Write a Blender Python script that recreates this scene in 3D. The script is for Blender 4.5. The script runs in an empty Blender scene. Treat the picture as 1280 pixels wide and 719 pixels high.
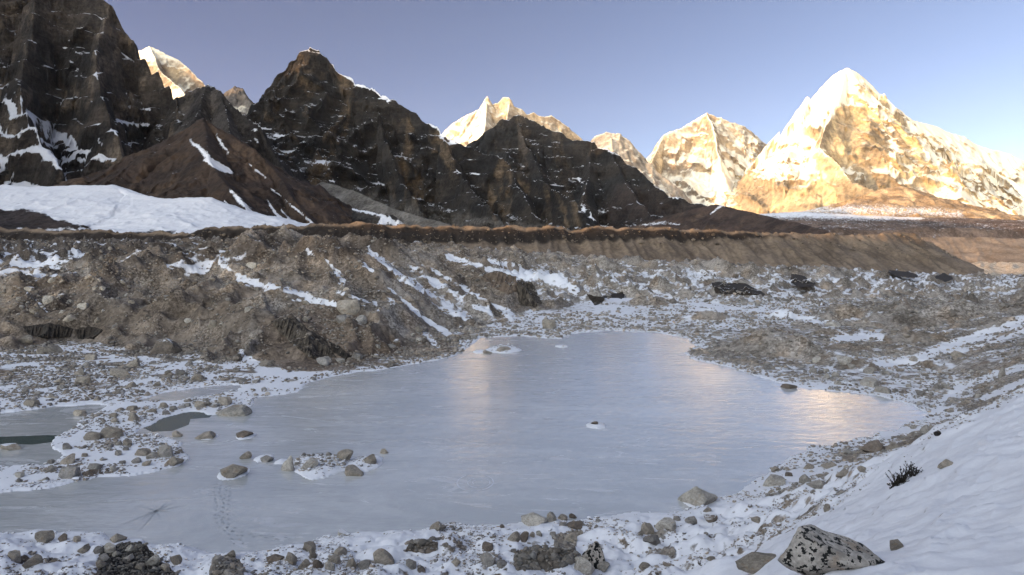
import bpy, bmesh, math, random
import numpy as np
R = math.radians
W0, H0, CX, HY, FP, CAMZ = 1280.0, 719.0, 640.0, 300.0, 853.333, 20.0
SUN_AZ = (-0.92, -0.38)          # horizontal direction towards the sun
SUN_EL = 13.0

# ------------------------------------------------------------------ camera, sky, sun, exposure
sc = bpy.context.scene
COL = sc.collection
cam_d = bpy.data.cameras.new("camera")
cam_d.lens = 24.0
cam_d.sensor_width = 36.0
cam_d.shift_y = -(H0 / 2 - HY) / W0
cam_d.clip_start = 0.1
cam_d.clip_end = 60000
cam = bpy.data.objects.new("camera", cam_d)
COL.objects.link(cam)
cam.location = (0, 0, CAMZ)
cam.rotation_euler = (R(90), 0, 0)
sc.camera = cam

world = bpy.data.worlds.new("World")
sc.world = world
world.use_nodes = True
wn = world.node_tree.nodes
wl = world.node_tree.links
wn.clear()
sky = wn.new("ShaderNodeTexSky")
sky.sky_type = 'NISHITA'
sky.sun_disc = False
sky.sun_elevation = R(SUN_EL)
_azn = math.atan2(SUN_AZ[0], SUN_AZ[1])
sky.sun_rotation = _azn
sky.altitude = 5200
sky.air_density = 1.0
sky.dust_density = 1.2
sky.ozone_density = 2.0
tint = wn.new("ShaderNodeMix"); tint.data_type = 'RGBA'; tint.blend_type = 'MULTIPLY'
tint.inputs[0].default_value = 1.0
wtc = wn.new("ShaderNodeTexCoord"); wsp = wn.new("ShaderNodeSeparateXYZ")
wl.new(wtc.outputs["Generated"], wsp.inputs[0])
ramp = wn.new("ShaderNodeMapRange"); ramp.interpolation_type = 'SMOOTHSTEP'   # the bright western half of the evening sky against the dusky east
wdot = wn.new("ShaderNodeVectorMath"); wdot.operation = 'DOT_PRODUCT'; wl.new(wtc.outputs["Generated"], wdot.inputs[0]); wdot.inputs[1].default_value = (0.76, 0.65, 0)
wl.new(wdot.outputs["Value"], ramp.inputs[0])
for i_, v_ in ((1, -0.95), (2, -0.02), (3, 0.0), (4, 1.0)): ramp.inputs[i_].default_value = v_
east = wn.new("ShaderNodeMapRange"); wl.new(wsp.outputs[0], east.inputs[0])
for i_, v_ in ((1, -0.6), (2, 0.6), (3, 0.0), (4, 1.0)): east.inputs[i_].default_value = v_
dusk = wn.new("ShaderNodeMix"); dusk.data_type = 'RGBA'; wl.new(east.outputs[0], dusk.inputs[0])
dusk.inputs[6].default_value = (0.58, 0.41, 0.41, 1); dusk.inputs[7].default_value = (1.05, 0.77, 0.66, 1)
both = wn.new("ShaderNodeMix"); both.data_type = 'RGBA'; wl.new(ramp.outputs[0], both.inputs[0])
both.inputs[6].default_value = (16.5, 9.7, 5.25, 1)
wl.new(dusk.outputs[2], both.inputs[7]); wl.new(both.outputs[2], tint.inputs[7])
bg = wn.new("ShaderNodeBackground")
bg.inputs[1].default_value = 0.15
wo = wn.new("ShaderNodeOutputWorld")
wl.new(sky.outputs[0], tint.inputs[6])
wl.new(tint.outputs[2], bg.inputs[0])
wl.new(bg.outputs[0], wo.inputs[0])

sun_d = bpy.data.lights.new("sun", 'SUN')
sun_d.energy = 3.3
sun_d.angle = R(0.5)
sun_d.color = (1.0, 0.54, 0.16)
sun = bpy.data.objects.new("sun", sun_d)
COL.objects.link(sun)
_h = math.hypot(*SUN_AZ)
_sv = (SUN_AZ[0] / _h * math.cos(R(SUN_EL)), SUN_AZ[1] / _h * math.cos(R(SUN_EL)), math.sin(R(SUN_EL)))
from mathutils import Vector
sun.rotation_euler = Vector(_sv).to_track_quat('Z', 'Y').to_euler()

sc.view_settings.view_transform = 'Standard'
sc.view_settings.look = 'None'
sc.view_settings.exposure = 1.1
sc.view_settings.gamma = 1
sc.view_settings.use_curve_mapping = False
sc.cycles.max_bounces = 4
sc.cycles.diffuse_bounces = 2
sc.cycles.glossy_bounces = 2
sc.cycles.volume_bounces = 0

# ------------------------------------------------------------------ numeric helpers
def P(px, py, Y):
    return ((px - CX) / FP * Y, Y, CAMZ + (HY - py) / FP * Y)

def proj(X, Y, Z):
    return CX + X / Y * FP, HY - (Z - CAMZ) / Y * FP

_ang = np.arange(256) / 256.0 * 2 * np.pi
_GX, _GY = np.cos(_ang), np.sin(_ang)
def _hash(ix, iy, seed):
    n = (ix * 374761393 + iy * 668265263 + seed * 144269504) & 0xffffffff
    n = ((n ^ (n >> 13)) * 1274126177) & 0xffffffff
    return (n ^ (n >> 16)) & 255
def perlin(x, y, seed=0):
    fx = np.floor(x); fy = np.floor(y)
    ix = fx.astype(np.int64); iy = fy.astype(np.int64)
    x = x - fx; y = y - fy
    u = x * x * x * (x * (x * 6 - 15) + 10); v = y * y * y * (y * (y * 6 - 15) + 10)
    def g(dx, dy):
        h = _hash(ix + dx, iy + dy, seed)
        return _GX[h] * (x - dx) + _GY[h] * (y - dy)
    a = g(0, 0); b = g(1, 0); c = g(0, 1); d = g(1, 1)
    return (a + u * (b - a) + v * (c - a + u * (a - b - c + d))) * 1.5
def fbm(x, y, octv=5, gain=0.5, lac=2.03, seed=0):
    s = 0; a = 1; t = 0
    for o in range(octv):
        s = s + a * perlin(x, y, seed + o * 17); t += a
        a *= gain; x = x * lac + 5.3; y = y * lac + 1.7
    return s / t
def ridged(x, y, octv=5, gain=0.55, lac=2.07, seed=0):
    s = 0; a = 1; t = 0; w = 1
    for o in range(octv):
        n = 1 - np.abs(perlin(x, y, seed + o * 31)) * 1.6
        n = n * n * w
        w = np.clip(n * 1.4, 0, 1)
        s = s + a * n; t += a
        a *= gain; x = x * lac + 3.1; y = y * lac + 9.2
    return s / t
def sstep(a, b, x):
    t = np.clip((x - a) / (b - a), 0, 1)
    return t * t * (3 - 2 * t)

def polydist(x, y, poly):
    """signed distance to a polygon, positive inside"""
    d = np.full(np.shape(x), 1e18); ins = np.zeros(np.shape(x), bool)
    n = len(poly)
    for i in range(n):
        ax, ay = poly[i][:2]; bx, by = poly[(i + 1) % n][:2]
        ex, ey = bx - ax, by - ay
        L = ex * ex + ey * ey + 1e-12
        t = np.clip(((x - ax) * ex + (y - ay) * ey) / L, 0, 1)
        d = np.minimum(d, (x - ax - t * ex) ** 2 + (y - ay - t * ey) ** 2)
        if ay != by:
            c = ((ay > y) != (by > y)) & (x < ex * (y - ay) / (by - ay) + ax)
            ins ^= c
    d = np.sqrt(d)
    return np.where(ins, d, -d)

def linedist(x, y, pts):
    """distance to a polyline of (x, y, w): returns min(dist / w)"""
    d = np.full(np.shape(x), 1e9)
    for i in range(len(pts) - 1):
        ax, ay, aw = pts[i]; bx, by, bw = pts[i + 1]
        ex, ey = bx - ax, by - ay
        t = np.clip(((x - ax) * ex + (y - ay) * ey) / (ex * ex + ey * ey + 1e-9), 0, 1)
        d = np.minimum(d, np.hypot(x - ax - t * ex, y - ay - t * ey) / (aw + t * (bw - aw)))
    return d

def ridge_field(X, Y, ridges):
    """ridges: list of (pts[(x,y,z)], slope, power). Max over ridges of the falling profile."""
    H = np.full(X.shape, -1e9); S = np.zeros(X.shape); D = np.zeros(X.shape)
    for k, (pts, slope, far_slope, knee) in enumerate(ridges):
        s0 = k * 1371.0
        for i in range(len(pts) - 1):
            ax, ay, az = pts[i]; bx, by, bz = pts[i + 1]
            ex, ey = bx - ax, by - ay
            L = math.hypot(ex, ey) + 1e-9
            t = np.clip(((X - ax) * ex + (Y - ay) * ey) / (L * L), 0, 1)
            d = np.hypot(X - ax - t * ex, Y - ay - t * ey)
            h = az + t * (bz - az) - (far_slope * d + (slope - far_slope) * knee * (1 - np.exp(-d / knee)))
            m = h > H
            H = np.where(m, h, H); S = np.where(m, s0 + t * L, S); D = np.where(m, d, D)
            s0 += L
    return H, S, D

def mk_mesh(name, verts, faces, mat, smooth=True, attrs=None, parent=None):
    """verts (n,3) array, faces (m,3|4) array"""
    me = bpy.data.meshes.new(name)
    verts = np.ascontiguousarray(verts, dtype=np.float32); faces = np.ascontiguousarray(faces, dtype=np.int32)
    n, m, k = len(verts), len(faces), faces.shape[1]
    me.vertices.add(n); me.vertices.foreach_set("co", verts.ravel())
    me.loops.add(m * k); me.loops.foreach_set("vertex_index", faces.ravel())
    me.polygons.add(m)
    me.polygons.foreach_set("loop_start", np.arange(m, dtype=np.int32) * k)
    me.update(calc_edges=True)
    me.polygons.foreach_set("use_smooth", np.full(m, smooth, dtype=bool))
    for an, av in (attrs or {}).items():
        if av.ndim == 1:
            a = me.attributes.new(an, 'FLOAT', 'POINT'); a.data.foreach_set("value", av.astype(np.float32))
        else:
            a = me.attributes.new(an, 'FLOAT_COLOR', 'POINT')
            c = np.ones((n, 4), np.float32); c[:, :3] = av; a.data.foreach_set("color", c.ravel())
    me.materials.append(mat)
    o = bpy.data.objects.new(name, me); COL.objects.link(o)
    if parent: o.parent = parent
    return o

def grid_faces(nr, nc):
    i = np.arange(nr - 1)[:, None] * nc + np.arange(nc - 1)[None, :]
    return np.stack([i, i + 1, i + nc + 1, i + nc], -1).reshape(-1, 4)

def tag(o, label, cat=None, group=None, kind=None):
    o["label"] = label
    if cat: o["category"] = cat
    if group: o["group"] = group
    if kind: o["kind"] = kind
    return o

# ------------------------------------------------------------------ materials
class NT:
    def __init__(s, name):
        s.m = bpy.data.materials.new(name); s.m.use_nodes = True
        s.t = s.m.node_tree; s.t.nodes.clear()
        s.out = s.t.nodes.new("ShaderNodeOutputMaterial")
        s.b = s.t.nodes.new("ShaderNodeBsdfPrincipled")
        s.t.links.new(s.b.outputs[0], s.out.inputs[0])
        s.tc = s.t.nodes.new("ShaderNodeTexCoord")
    def n(s, typ, **kw):
        nd = s.t.nodes.new(typ)
        for k, v in kw.items(): setattr(nd, k, v)
        return nd
    def l(s, a, b): s.t.links.new(a, b)
    def val(s, sock, v):
        if hasattr(v, "is_output"): s.l(v, sock)
        else: sock.default_value = v
    def math(s, op, a, b=0.0, clamp=False):
        nd = s.n("ShaderNodeMath", operation=op, use_clamp=clamp)
        s.val(nd.inputs[0], a); s.val(nd.inputs[1], b); return nd.outputs[0]
    def mix(s, f, a, b, mode='MIX'):
        nd = s.n("ShaderNodeMix", data_type='RGBA', blend_type=mode)
        s.val(nd.inputs[0], f); s.val(nd.inputs[6], a); s.val(nd.inputs[7], b); return nd.outputs[2]
    def mapping(s, scale, src=None, rot=(0, 0, 0)):
        nd = s.n("ShaderNodeMapping"); s.l(src or s.tc.outputs["Object"], nd.inputs[0])
        nd.inputs[3].default_value = scale; nd.inputs[2].default_value = rot
        return nd.outputs[0]
    def noise(s, scale, detail=4, rough=0.55, dist=0.0, vec=None, typ='FBM'):
        nd = s.n("ShaderNodeTexNoise", noise_type=typ); nd.inputs["Scale"].default_value = scale
        nd.inputs["Detail"].default_value = detail; nd.inputs["Roughness"].default_value = rough
        nd.inputs["Distortion"].default_value = dist
        s.l(vec or s.tc.outputs["Object"], nd.inputs["Vector"]); return nd.outputs[0]
    def vor(s, scale, vec=None, feature='F1', out="Distance"):
        nd = s.n("ShaderNodeTexVoronoi", feature=feature); nd.inputs["Scale"].default_value = scale
        s.l(vec or s.tc.outputs["Object"], nd.inputs["Vector"]); return nd.outputs[out]
    def ss(s, x, a, b, lo=0.0, hi=1.0):
        nd = s.n("ShaderNodeMapRange", interpolation_type='SMOOTHSTEP')
        s.val(nd.inputs[0], x); nd.inputs[1].default_value = a; nd.inputs[2].default_value = b
        nd.inputs[3].default_value = lo; nd.inputs[4].default_value = hi; return nd.outputs[0]
    def attr(s, name, out="Fac"):
        nd = s.n("ShaderNodeAttribute", attribute_name=name); return nd.outputs[out]
    def bump(s, h, dist, strength=1.0, prev=None):
        nd = s.n("ShaderNodeBump"); nd.inputs["Distance"].default_value = dist
        nd.inputs["Strength"].default_value = strength; s.l(h, nd.inputs["Height"])
        if prev: s.l(prev, nd.inputs["Normal"])
        return nd.outputs[0]

def terrain_mat(name, sc1, sc2, bump_d, snow_noise=0.5, snow_scale=None, strata=0.0, contrast=0.9, snow_col=(0.66, 0.655, 0.68, 1), slope_k=1.6,
                edge=0.06, pebble=0.0, streak=None, cracks=0.0):
    """tone attribute x noise; snow where attr 'snow' + slope + noise crosses zero. sc1: large, sc2: fine noise scales (1/m)"""
    t = NT(name)
    geo = t.n("ShaderNodeNewGeometry")
    sep = t.n("ShaderNodeSeparateXYZ"); t.l(geo.outputs["Normal"], sep.inputs[0])
    n1 = t.noise(sc1, 5, 0.62)
    n2 = t.noise(sc2, 6, 0.68)
    f = t.math('ADD', t.math('MULTIPLY', n1, 1.1), t.math('MULTIPLY', n2, 1.1))
    f = t.ss(f, 0.75, 1.45, 1 - contrast * 0.62, 1 + contrast * 0.75)
    if strata:
        v = t.mapping((sc1 * 0.35, sc1 * 0.35, sc1 * 7), rot=(R(6), R(-9), 0))
        ns = t.noise(1.0, 4, 0.6, 0.6, vec=v)
        f = t.math('MULTIPLY', f, t.ss(ns, 0.38, 0.62, 1 - strata, 1 + strata))
    if pebble:
        vc = t.vor(pebble, out="Color")
        sp = t.n("ShaderNodeSeparateColor"); t.l(vc, sp.inputs[0])
        pm_ = t.ss(t.noise(1 / 7, 4, 0.6), 0.40, 0.60)
        pk = t.math('ADD', t.math('MULTIPLY', t.math('SUBTRACT', t.ss(sp.outputs[0], 0, 1, 0.58, 1.42), 1.0), pm_), 1.0)
        f = t.math('MULTIPLY', f, pk)
    if cracks:
        rm = t.n("ShaderNodeTexNoise", noise_type='RIDGED_MULTIFRACTAL'); t.l(t.tc.outputs["Object"], rm.inputs["Vector"])
        rm.inputs["Scale"].default_value = cracks; rm.inputs["Detail"].default_value = 7; rm.inputs["Roughness"].default_value = 0.62
        rk = t.ss(rm.outputs[0], 0.25, 1.5)
        f = t.math('MULTIPLY', f, t.ss(rk, 0.0, 1.0, 1.30, 0.45))
    tone = t.attr("tone", "Color")
    cmb = t.n("ShaderNodeCombineColor")
    t.l(f, cmb.inputs[0]); t.l(t.math('POWER', f, 1.06), cmb.inputs[1]); t.l(t.math('POWER', f, 1.13), cmb.inputs[2])
    rock = t.mix(1.0, tone, cmb.outputs[0], 'MULTIPLY')
    hb = t.math('ADD', t.math('MULTIPLY', n2, 0.7), n1)
    if pebble:
        hb = t.math('SUBTRACT', hb, t.math('MULTIPLY', t.math('MULTIPLY', t.vor(pebble), pm_), 0.6))
    # snow
    ns = t.noise(snow_scale or sc2, 6, 0.66, vec=(t.mapping(streak) if streak else None))
    sn = t.math('ADD', t.attr("snow"), t.math('MULTIPLY', t.math('SUBTRACT', ns, 0.5), snow_noise * 2))
    sn = t.math('ADD', sn, t.math('MULTIPLY', t.math('SUBTRACT', sep.outputs[2], 0.8), slope_k))
    sn = t.math('ADD', sn, t.math('MULTIPLY', t.math('SUBTRACT', n2, 0.5), -0.5 * snow_noise))
    sf = t.ss(sn, -edge, edge)
    t.l(t.mix(sf, rock, snow_col), t.b.inputs["Base Color"])
    t.b.inputs["Roughness"].default_value = 0.85
    t.b.inputs["Specular IOR Level"].default_value = 0.25
    st = t.math('SUBTRACT', 1.0, t.math('MULTIPLY', sf, 0.75))
    bh = t.math('MULTIPLY', hb, st)
    t.l(t.bump(bh, bump_d, 1.0), t.b.inputs["Normal"])
    return t.m

def C3(r, g, b): return np.array([r, g, b])
def lerp(a, b, t): return a * (1 - t[..., None]) + b * t[..., None]

# ------------------------------------------------------------------ mountains
def pts3(l): return [P(*q) for q in l]

def mountain(name, px0, px1, Y0, Y1, ridges, mat, tone_fn, snow_fn, label, step=1.6, rows=380, warp=0.012, flute=(60, 180),
             rough=40, terrace=0, seed=1, zmin=-60, ledge=0.6, detail=1.0, crag=1.3, strat=0.22):
    nc = int((px1 - px0) / step)
    u = (np.linspace(px0, px1, nc) - CX) / FP
    y = np.linspace(Y0, Y1, rows)
    Y, U = np.meshgrid(y, u, indexing='ij'); X = U * Y
    L = (Y0 + Y1) / 2 * 0.1
    wx = fbm(X / L, Y / L, 5, seed=seed) * warp * Y0 ; wy = fbm(X / L + 31, Y / L, 5, seed=seed + 5) * warp * Y0 * 1.5
    H, S, D = ridge_field(X + wx, Y + wy, ridges)
    fa, fl = flute
    fade = 1 - np.exp(-D / (fl * 0.9))
    H = H + (ridged(S / fl + wx / 60, D / (fl * 4.0) + wy / 90, 4, seed=seed + 9) - 0.62) * fa * fade
    H = H + (ridged(X / (fl * 2.4), Y / (fl * 2.4), 6, seed=seed + 40) - 0.62) * rough * (0.35 + 0.65 * fade)
    H = H + (ridged(X / (fl * 0.55), Y / (fl * 0.55), 4, 0.6, seed=seed + 3) - 0.6) * rough * 0.42 * detail * (0.3 + 0.7 * fade)
    H = H + fbm(X / (fl * 0.12), Y / (fl * 0.12), 3, 0.6, seed=seed + 4) * rough * 0.10 * detail
    if terrace:
        q = (H + 0.12 * X + fbm(X / 400, Y / 400, 4, seed=seed + 77) * 140) / terrace
        fr = q - np.floor(q)
        H = H + (sstep(0.25, 0.85, fr) - fr) * terrace * ledge
    H = zmin + (np.maximum(H, zmin) - zmin) * np.clip((Y - Y0) / (0.05 * (Y1 - Y0)), 0, 1)
    cl_ = fl * 0.9
    cr = (ridged(X / cl_ + 0.3 * H / cl_, H / cl_ * 0.9, 6, 0.62, seed=seed + 61) - 0.5) * crag * rough * fade + (ridged(X / 700, H / 34 + X / 300, 3, seed=seed + 67) - 0.5) * crag * rough * strat * fade
    Y = Y - cr; X = U * Y
    px, py = proj(X, Y, H)
    c = dict(X=X, Y=Y, Z=H, px=px, py=py, S=S, D=D)
    dzx = np.gradient(H, axis=1) / np.maximum(np.gradient(X, axis=1), 1e-3)
    dzy = np.gradient(H, axis=0) / np.maximum(np.gradient(Y, axis=0), 1e-3)
    c['nz'] = 1 / np.sqrt(1 + dzx ** 2 + dzy ** 2)
    tone = tone_fn(c); snow = snow_fn(c)
    V = np.stack([X, Y, H], -1).reshape(-1, 3)
    o = mk_mesh(name, V, grid_faces(rows, nc), mat, attrs={"tone": tone.reshape(-1, 3), "snow": snow.reshape(-1)})
    return tag(o, label, kind="structure")

m_dark = terrain_mat("dark_rock", 1 / 120, 1 / 12, 30, snow_noise=0.75, snow_scale=1 / 22, strata=0.20, edge=0.12, slope_k=2.4, contrast=1.4, cracks=1 / 55)
m_hill = terrain_mat("brown_hill", 1 / 80, 1 / 9, 3.5, snow_noise=0.85, snow_scale=1 / 12, strata=0.06, edge=0.16, slope_k=0.5, contrast=1.0, cracks=1 / 30)
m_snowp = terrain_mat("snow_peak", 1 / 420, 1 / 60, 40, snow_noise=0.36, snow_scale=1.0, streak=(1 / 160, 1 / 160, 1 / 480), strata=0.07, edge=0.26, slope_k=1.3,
                      snow_col=(0.74, 0.67, 0.54, 1))  # evening gold put into the peaks' snow colour, yellower than other snow

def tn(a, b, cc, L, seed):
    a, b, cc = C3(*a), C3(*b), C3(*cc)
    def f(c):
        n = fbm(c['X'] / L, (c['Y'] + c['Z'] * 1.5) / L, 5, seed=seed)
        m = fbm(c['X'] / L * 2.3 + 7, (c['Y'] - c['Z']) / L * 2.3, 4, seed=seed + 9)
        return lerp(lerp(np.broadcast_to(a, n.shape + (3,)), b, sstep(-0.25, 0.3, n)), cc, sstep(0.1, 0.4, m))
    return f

def zone(c, poly, soft):   # placement of a patch lying on the slope
    px, py = c['px'], c['py']; k = 2.5 * soft + 2
    return sstep(-soft, soft, polydist(px + soft * 1.3 * fbm(px / k, py / k, 3, seed=91), py + soft * 1.3 * fbm(px / k + 9, py / k, 3, seed=92), poly))

# --- great left cliff
DR = dict(a=(0.085, 0.070, 0.058), b=(0.15, 0.125, 0.10), cc=(0.20, 0.155, 0.11))
cliff_r = [
    ([(-2420, 2400, 1110), (-2410, 2524, 1100), (-2400, 2620, 1160), (-2400, 2720, 1310), (-2400, 2900, 1450), (-2400, 3300, 1480), (-2500, 3700, 1480)], 1.9, 0.75, 420),  # crest out of view, heights shaped for where its shadow falls
    (pts3([(-215, -80, 2450), (-60, -68, 2500), (60, -60, 2450), (138, 2, 2380), (160, 36, 2380), (176, 66, 2350), (200, 88, 2320), (216, 108, 2300), (224, 128, 2260)]), 1.9, 0.75, 420),
    (pts3([(138, 2, 2380), (120, 60, 2180), (125, 120, 2000), (150, 180, 1850)]), 1.9, 0.75, 320),
    (pts3([(60, -60, 2450), (40, 40, 2180), (20, 100, 1960), (40, 150, 1800), (75, 205, 1650)]), 1.9, 0.7, 300),
    (pts3([(-60, -120, 2500), (-80, 40, 2100), (-110, 140, 1800)]), 1.9, 0.7, 300),
    (pts3([(224, 128, 2260), (222, 150, 2150), (236, 190, 2000)]), 1.6, 0.7, 200),
]
def sn_cliff(c):
    s = -0.13 + 0 * c['px']
    s += 1.05 * zone(c, [(-40, 100), (10, 108), (40, 145), (90, 175), (135, 207), (60, 235), (-40, 235)], 10)
    s += 0.5 * zone(c, [(105, 165), (190, 140), (200, 150), (150, 200), (110, 190)], 8)
    for ln in ([(150, 8, 2.5), (105, 35, 2.5)], [(118, 55, 2), (122, 110, 2)], [(10, 105, 5), (45, 150, 4), (135, 205, 5)], [(95, 40, 3), (60, 90, 3)],
               [(85, 100, 2.5), (110, 140, 2.5)], [(130, 50, 3), (165, 75, 3)]):
        s += 0.6 * np.exp(-linedist(c['px'] + 6 * fbm(c['X'] / 90, c['Z'] / 60, 3), c['py'], ln) ** 2)
    return s
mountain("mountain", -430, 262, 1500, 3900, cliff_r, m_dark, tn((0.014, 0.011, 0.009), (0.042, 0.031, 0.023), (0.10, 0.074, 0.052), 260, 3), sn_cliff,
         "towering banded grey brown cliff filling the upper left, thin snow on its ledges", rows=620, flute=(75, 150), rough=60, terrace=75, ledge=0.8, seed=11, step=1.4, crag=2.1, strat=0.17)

# --- dark ridge joining the cliff to the peak
m1b = [(pts3([(205, 130, 2350), (236, 112, 2300), (262, 101, 2300), (276, 112, 2250), (292, 128, 2200), (318, 150, 2150), (345, 190, 2100), (380, 240, 2000)]), 1.3, 0.7, 260),
       (pts3([(262, 101, 2300), (240, 150, 2050), (190, 200, 1850), (150, 235, 1700)]), 1.2, 0.6, 200),
       (pts3([(276, 112, 2250), (290, 160, 2000), (300, 200, 1850)]), 1.2, 0.6, 200)]
mountain("mountain", 110, 420, 1550, 2700, m1b, m_dark, tn((0.018, 0.014, 0.012), (0.036, 0.029, 0.024), (0.055, 0.044, 0.035), 200, 5),
         lambda c: -0.25 + 0.0 * c['px'] + 0.5 * zone(c, [(300, 150), (350, 165), (360, 190), (320, 180)], 8),
         "low black craggy ridge joining the left cliff to the dark pyramid peak", rows=300, flute=(45, 110), rough=55, seed=21)

# --- brown triangular hill
bh = [(pts3([(60, 262, 1500), (120, 235, 1420), (190, 188, 1400), (222, 166, 1400), (256, 145, 1420), (275, 160, 1400), (318, 185, 1380), (345, 215, 1330), (372, 250, 1250), (398, 285, 1180)]), 0.75, 0.55, 200),
      (pts3([(256, 145, 1420), (262, 200, 1240), (300, 250, 1100), (330, 290, 1000)]), 0.62, 0.5, 200),
      (pts3([(190, 188, 1400), (180, 225, 1250), (150, 260, 1120)]), 0.6, 0.5, 200)]
def sn_bh(c):
    s = -0.42 + 0 * c['px']
    w = c['px'] + 4 * fbm(c['X'] / 60, c['Y'] / 60, 3)
    for ln in ([(238, 175, 2), (262, 200, 5), (290, 216, 2)], [(255, 200, 2), (282, 213, 4)], [(288, 238, 2), (312, 262, 4), (338, 288, 5)], [(334, 250, 1), (360, 288, 4)],
               [(270, 168, 2), (286, 190, 2)], [(352, 262, 1), (372, 288, 3)], [(310, 205, 1), (330, 222, 2)], [(340, 236, 1), (396, 284, 2)], [(280, 250, 1), (320, 290, 3)]):
        s += 0.75 * np.exp(-linedist(w, c['py'], ln) ** 2)
    return s
mountain("hill", 20, 440, 880, 1750, bh, m_hill, tn((0.018, 0.011, 0.008), (0.030, 0.018, 0.011), (0.048, 0.030, 0.019), 120, 7), sn_bh,
         "brown triangular hill with streaks of snow on its right flank, in front of the dark peaks", rows=380, flute=(14, 60), rough=16, seed=31, warp=0.01)

# --- snow covered shelf at its foot
sf_r = [(pts3([(-300, 225, 1050), (-60, 228, 1000), (30, 232, 980), (95, 230, 980), (142, 231, 960), (165, 240, 930), (205, 247, 900), (262, 246, 880), (290, 262, 850), (312, 284, 820), (340, 310, 800)]), 0.28, 0.26, 200),]
def sn_sf(c):
    s = 0.62 + 0 * c['px']
    s -= 1.3 * zone(c, [(-60, 262), (30, 262), (75, 276), (110, 286), (-60, 290)], 6)
    s -= 1.0 * sstep(284, 296, c['py'] - 6 * fbm(c['X'] / 40, c['Y'] / 40, 3))
    s -= 0.25 * sstep(230, 300, c['px'])
    return s
mountain("hill", -330, 470, 650, 1250, sf_r, m_hill, tn((0.016, 0.011, 0.010), (0.022, 0.015, 0.012), (0.03, 0.021, 0.016), 90, 8), sn_sf,
         "low smooth shelf blanketed in white snow below the brown triangular hill", rows=260, flute=(3, 60), rough=7, seed=41, warp=0.004)

# --- dark pyramid with golden cap and its long right shoulder
m2 = [(pts3([(286, 190, 2900), (306, 152, 3000), (325, 122, 3080), (341, 98, 3120), (352, 86, 3140), (368, 70, 3150), (378, 60, 3150), (388, 54, 3150), (400, 58, 3150), (410, 70, 3140), (430, 90, 3130), (455, 103, 3100),
              (470, 108, 3080), (486, 117, 3060), (510, 131, 3020), (530, 147, 2980), (552, 163, 2920), (575, 178, 2880), (605, 188, 2830), (635, 202, 2780), (665, 220, 2700), (690, 233, 2600), (712, 243, 2500), (728, 262, 2400), (742, 290, 2300)]), 1.35, 0.7, 500),
      (pts3([(392, 60, 3150), (400, 120, 2980), (392, 170, 2820), (372, 210, 2650), (360, 250, 2500)]), 1.5, 0.75, 300),
      (pts3([(470, 116, 3080), (480, 170, 2850), (500, 220, 2650), (530, 262, 2420)]), 1.5, 0.75, 300),
      (pts3([(552, 163, 2920), (575, 210, 2700), (610, 255, 2450), (640, 285, 2250)]), 1.4, 0.75, 260),
      (pts3([(341, 98, 3120), (330, 150, 2950), (322, 200, 2780), (335, 240, 2600)]), 1.4, 0.75, 260),
      (pts3([(635, 202, 2780), (660, 250, 2500), (690, 285, 2300)]), 1.3, 0.7, 200)]
def sn_m2(c):
    s = -0.27 + 0 * c['px']
    w = c['px'] + 5 * fbm(c['X'] / 90, c['Z'] / 60, 3); v = c['py'] + 4 * fbm(c['X'] / 70 + 9, c['Z'] / 80, 3)
    for ln, k in (([(420, 84, 4), (445, 101, 9), (470, 110, 9), (484, 120, 6)], 2.2), ([(538, 158, 4), (568, 175, 7)], 1.5), ([(575, 176, 2), (632, 190, 2.5), (668, 212, 2.5), (700, 226, 2)], .8),
                  ([(305, 155, 5), (350, 170, 4)], .5), ([(355, 188, 5), (378, 183, 4)], .5), ([(400, 200, 6), (412, 222, 7), (405, 240, 7)], .55), ([(560, 210, 7), (598, 214, 7)], .40),
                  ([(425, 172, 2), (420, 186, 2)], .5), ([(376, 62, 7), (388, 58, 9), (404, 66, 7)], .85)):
        s += k * np.exp(-linedist(w, v, ln) ** 2)
    return s
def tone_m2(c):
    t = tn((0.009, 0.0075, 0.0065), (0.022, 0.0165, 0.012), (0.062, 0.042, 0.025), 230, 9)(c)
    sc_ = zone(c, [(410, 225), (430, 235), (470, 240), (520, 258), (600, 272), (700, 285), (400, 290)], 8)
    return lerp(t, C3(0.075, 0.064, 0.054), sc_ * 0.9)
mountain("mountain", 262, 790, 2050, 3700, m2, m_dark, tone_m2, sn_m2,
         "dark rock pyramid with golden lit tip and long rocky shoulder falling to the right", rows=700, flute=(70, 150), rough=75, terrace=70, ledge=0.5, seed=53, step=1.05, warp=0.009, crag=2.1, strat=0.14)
# dark outcrop and pale talus fan at its foot
tal = [(pts3([(405, 226, 2350), (440, 238, 2150), (500, 262, 1950), (560, 280, 1800)]), 0.55, 0.5, 200)]
mountain("talus_slope", 360, 720, 1500, 2500, tal, m_hill, tn((0.066, 0.057, 0.048), (0.08, 0.069, 0.058), (0.098, 0.085, 0.071), 120, 19), lambda c: -0.75 + 0 * c['px'],
         "pale grey fan of talus spilling from the foot of the dark pyramid peak", rows=200, flute=(10, 40), rough=8, seed=61)
outc = [(pts3([(350, 285, 1700), (375, 256, 1800), (420, 252, 1750), (455, 262, 1700), (490, 268, 1650), (515, 285, 1600)]), 0.7, 0.5, 100)]
mountain("hill", 320, 560, 1300, 2000, outc, m_hill, tn((0.018, 0.015, 0.013), (0.032, 0.026, 0.021), (0.045, 0.037, 0.03), 70, 15),
         lambda c: -0.5 + 0.9 * np.exp(-linedist(c['px'], c['py'], [(385, 258, 4), (440, 260, 3), (475, 268, 4)]) ** 2) + 0.9 * zone(c, [(480, 266), (505, 280), (470, 284)], 4),
         "small dark outcrop edged with snow below the dark pyramid peak", rows=160, flute=(8, 30), rough=14, seed=66)

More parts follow.
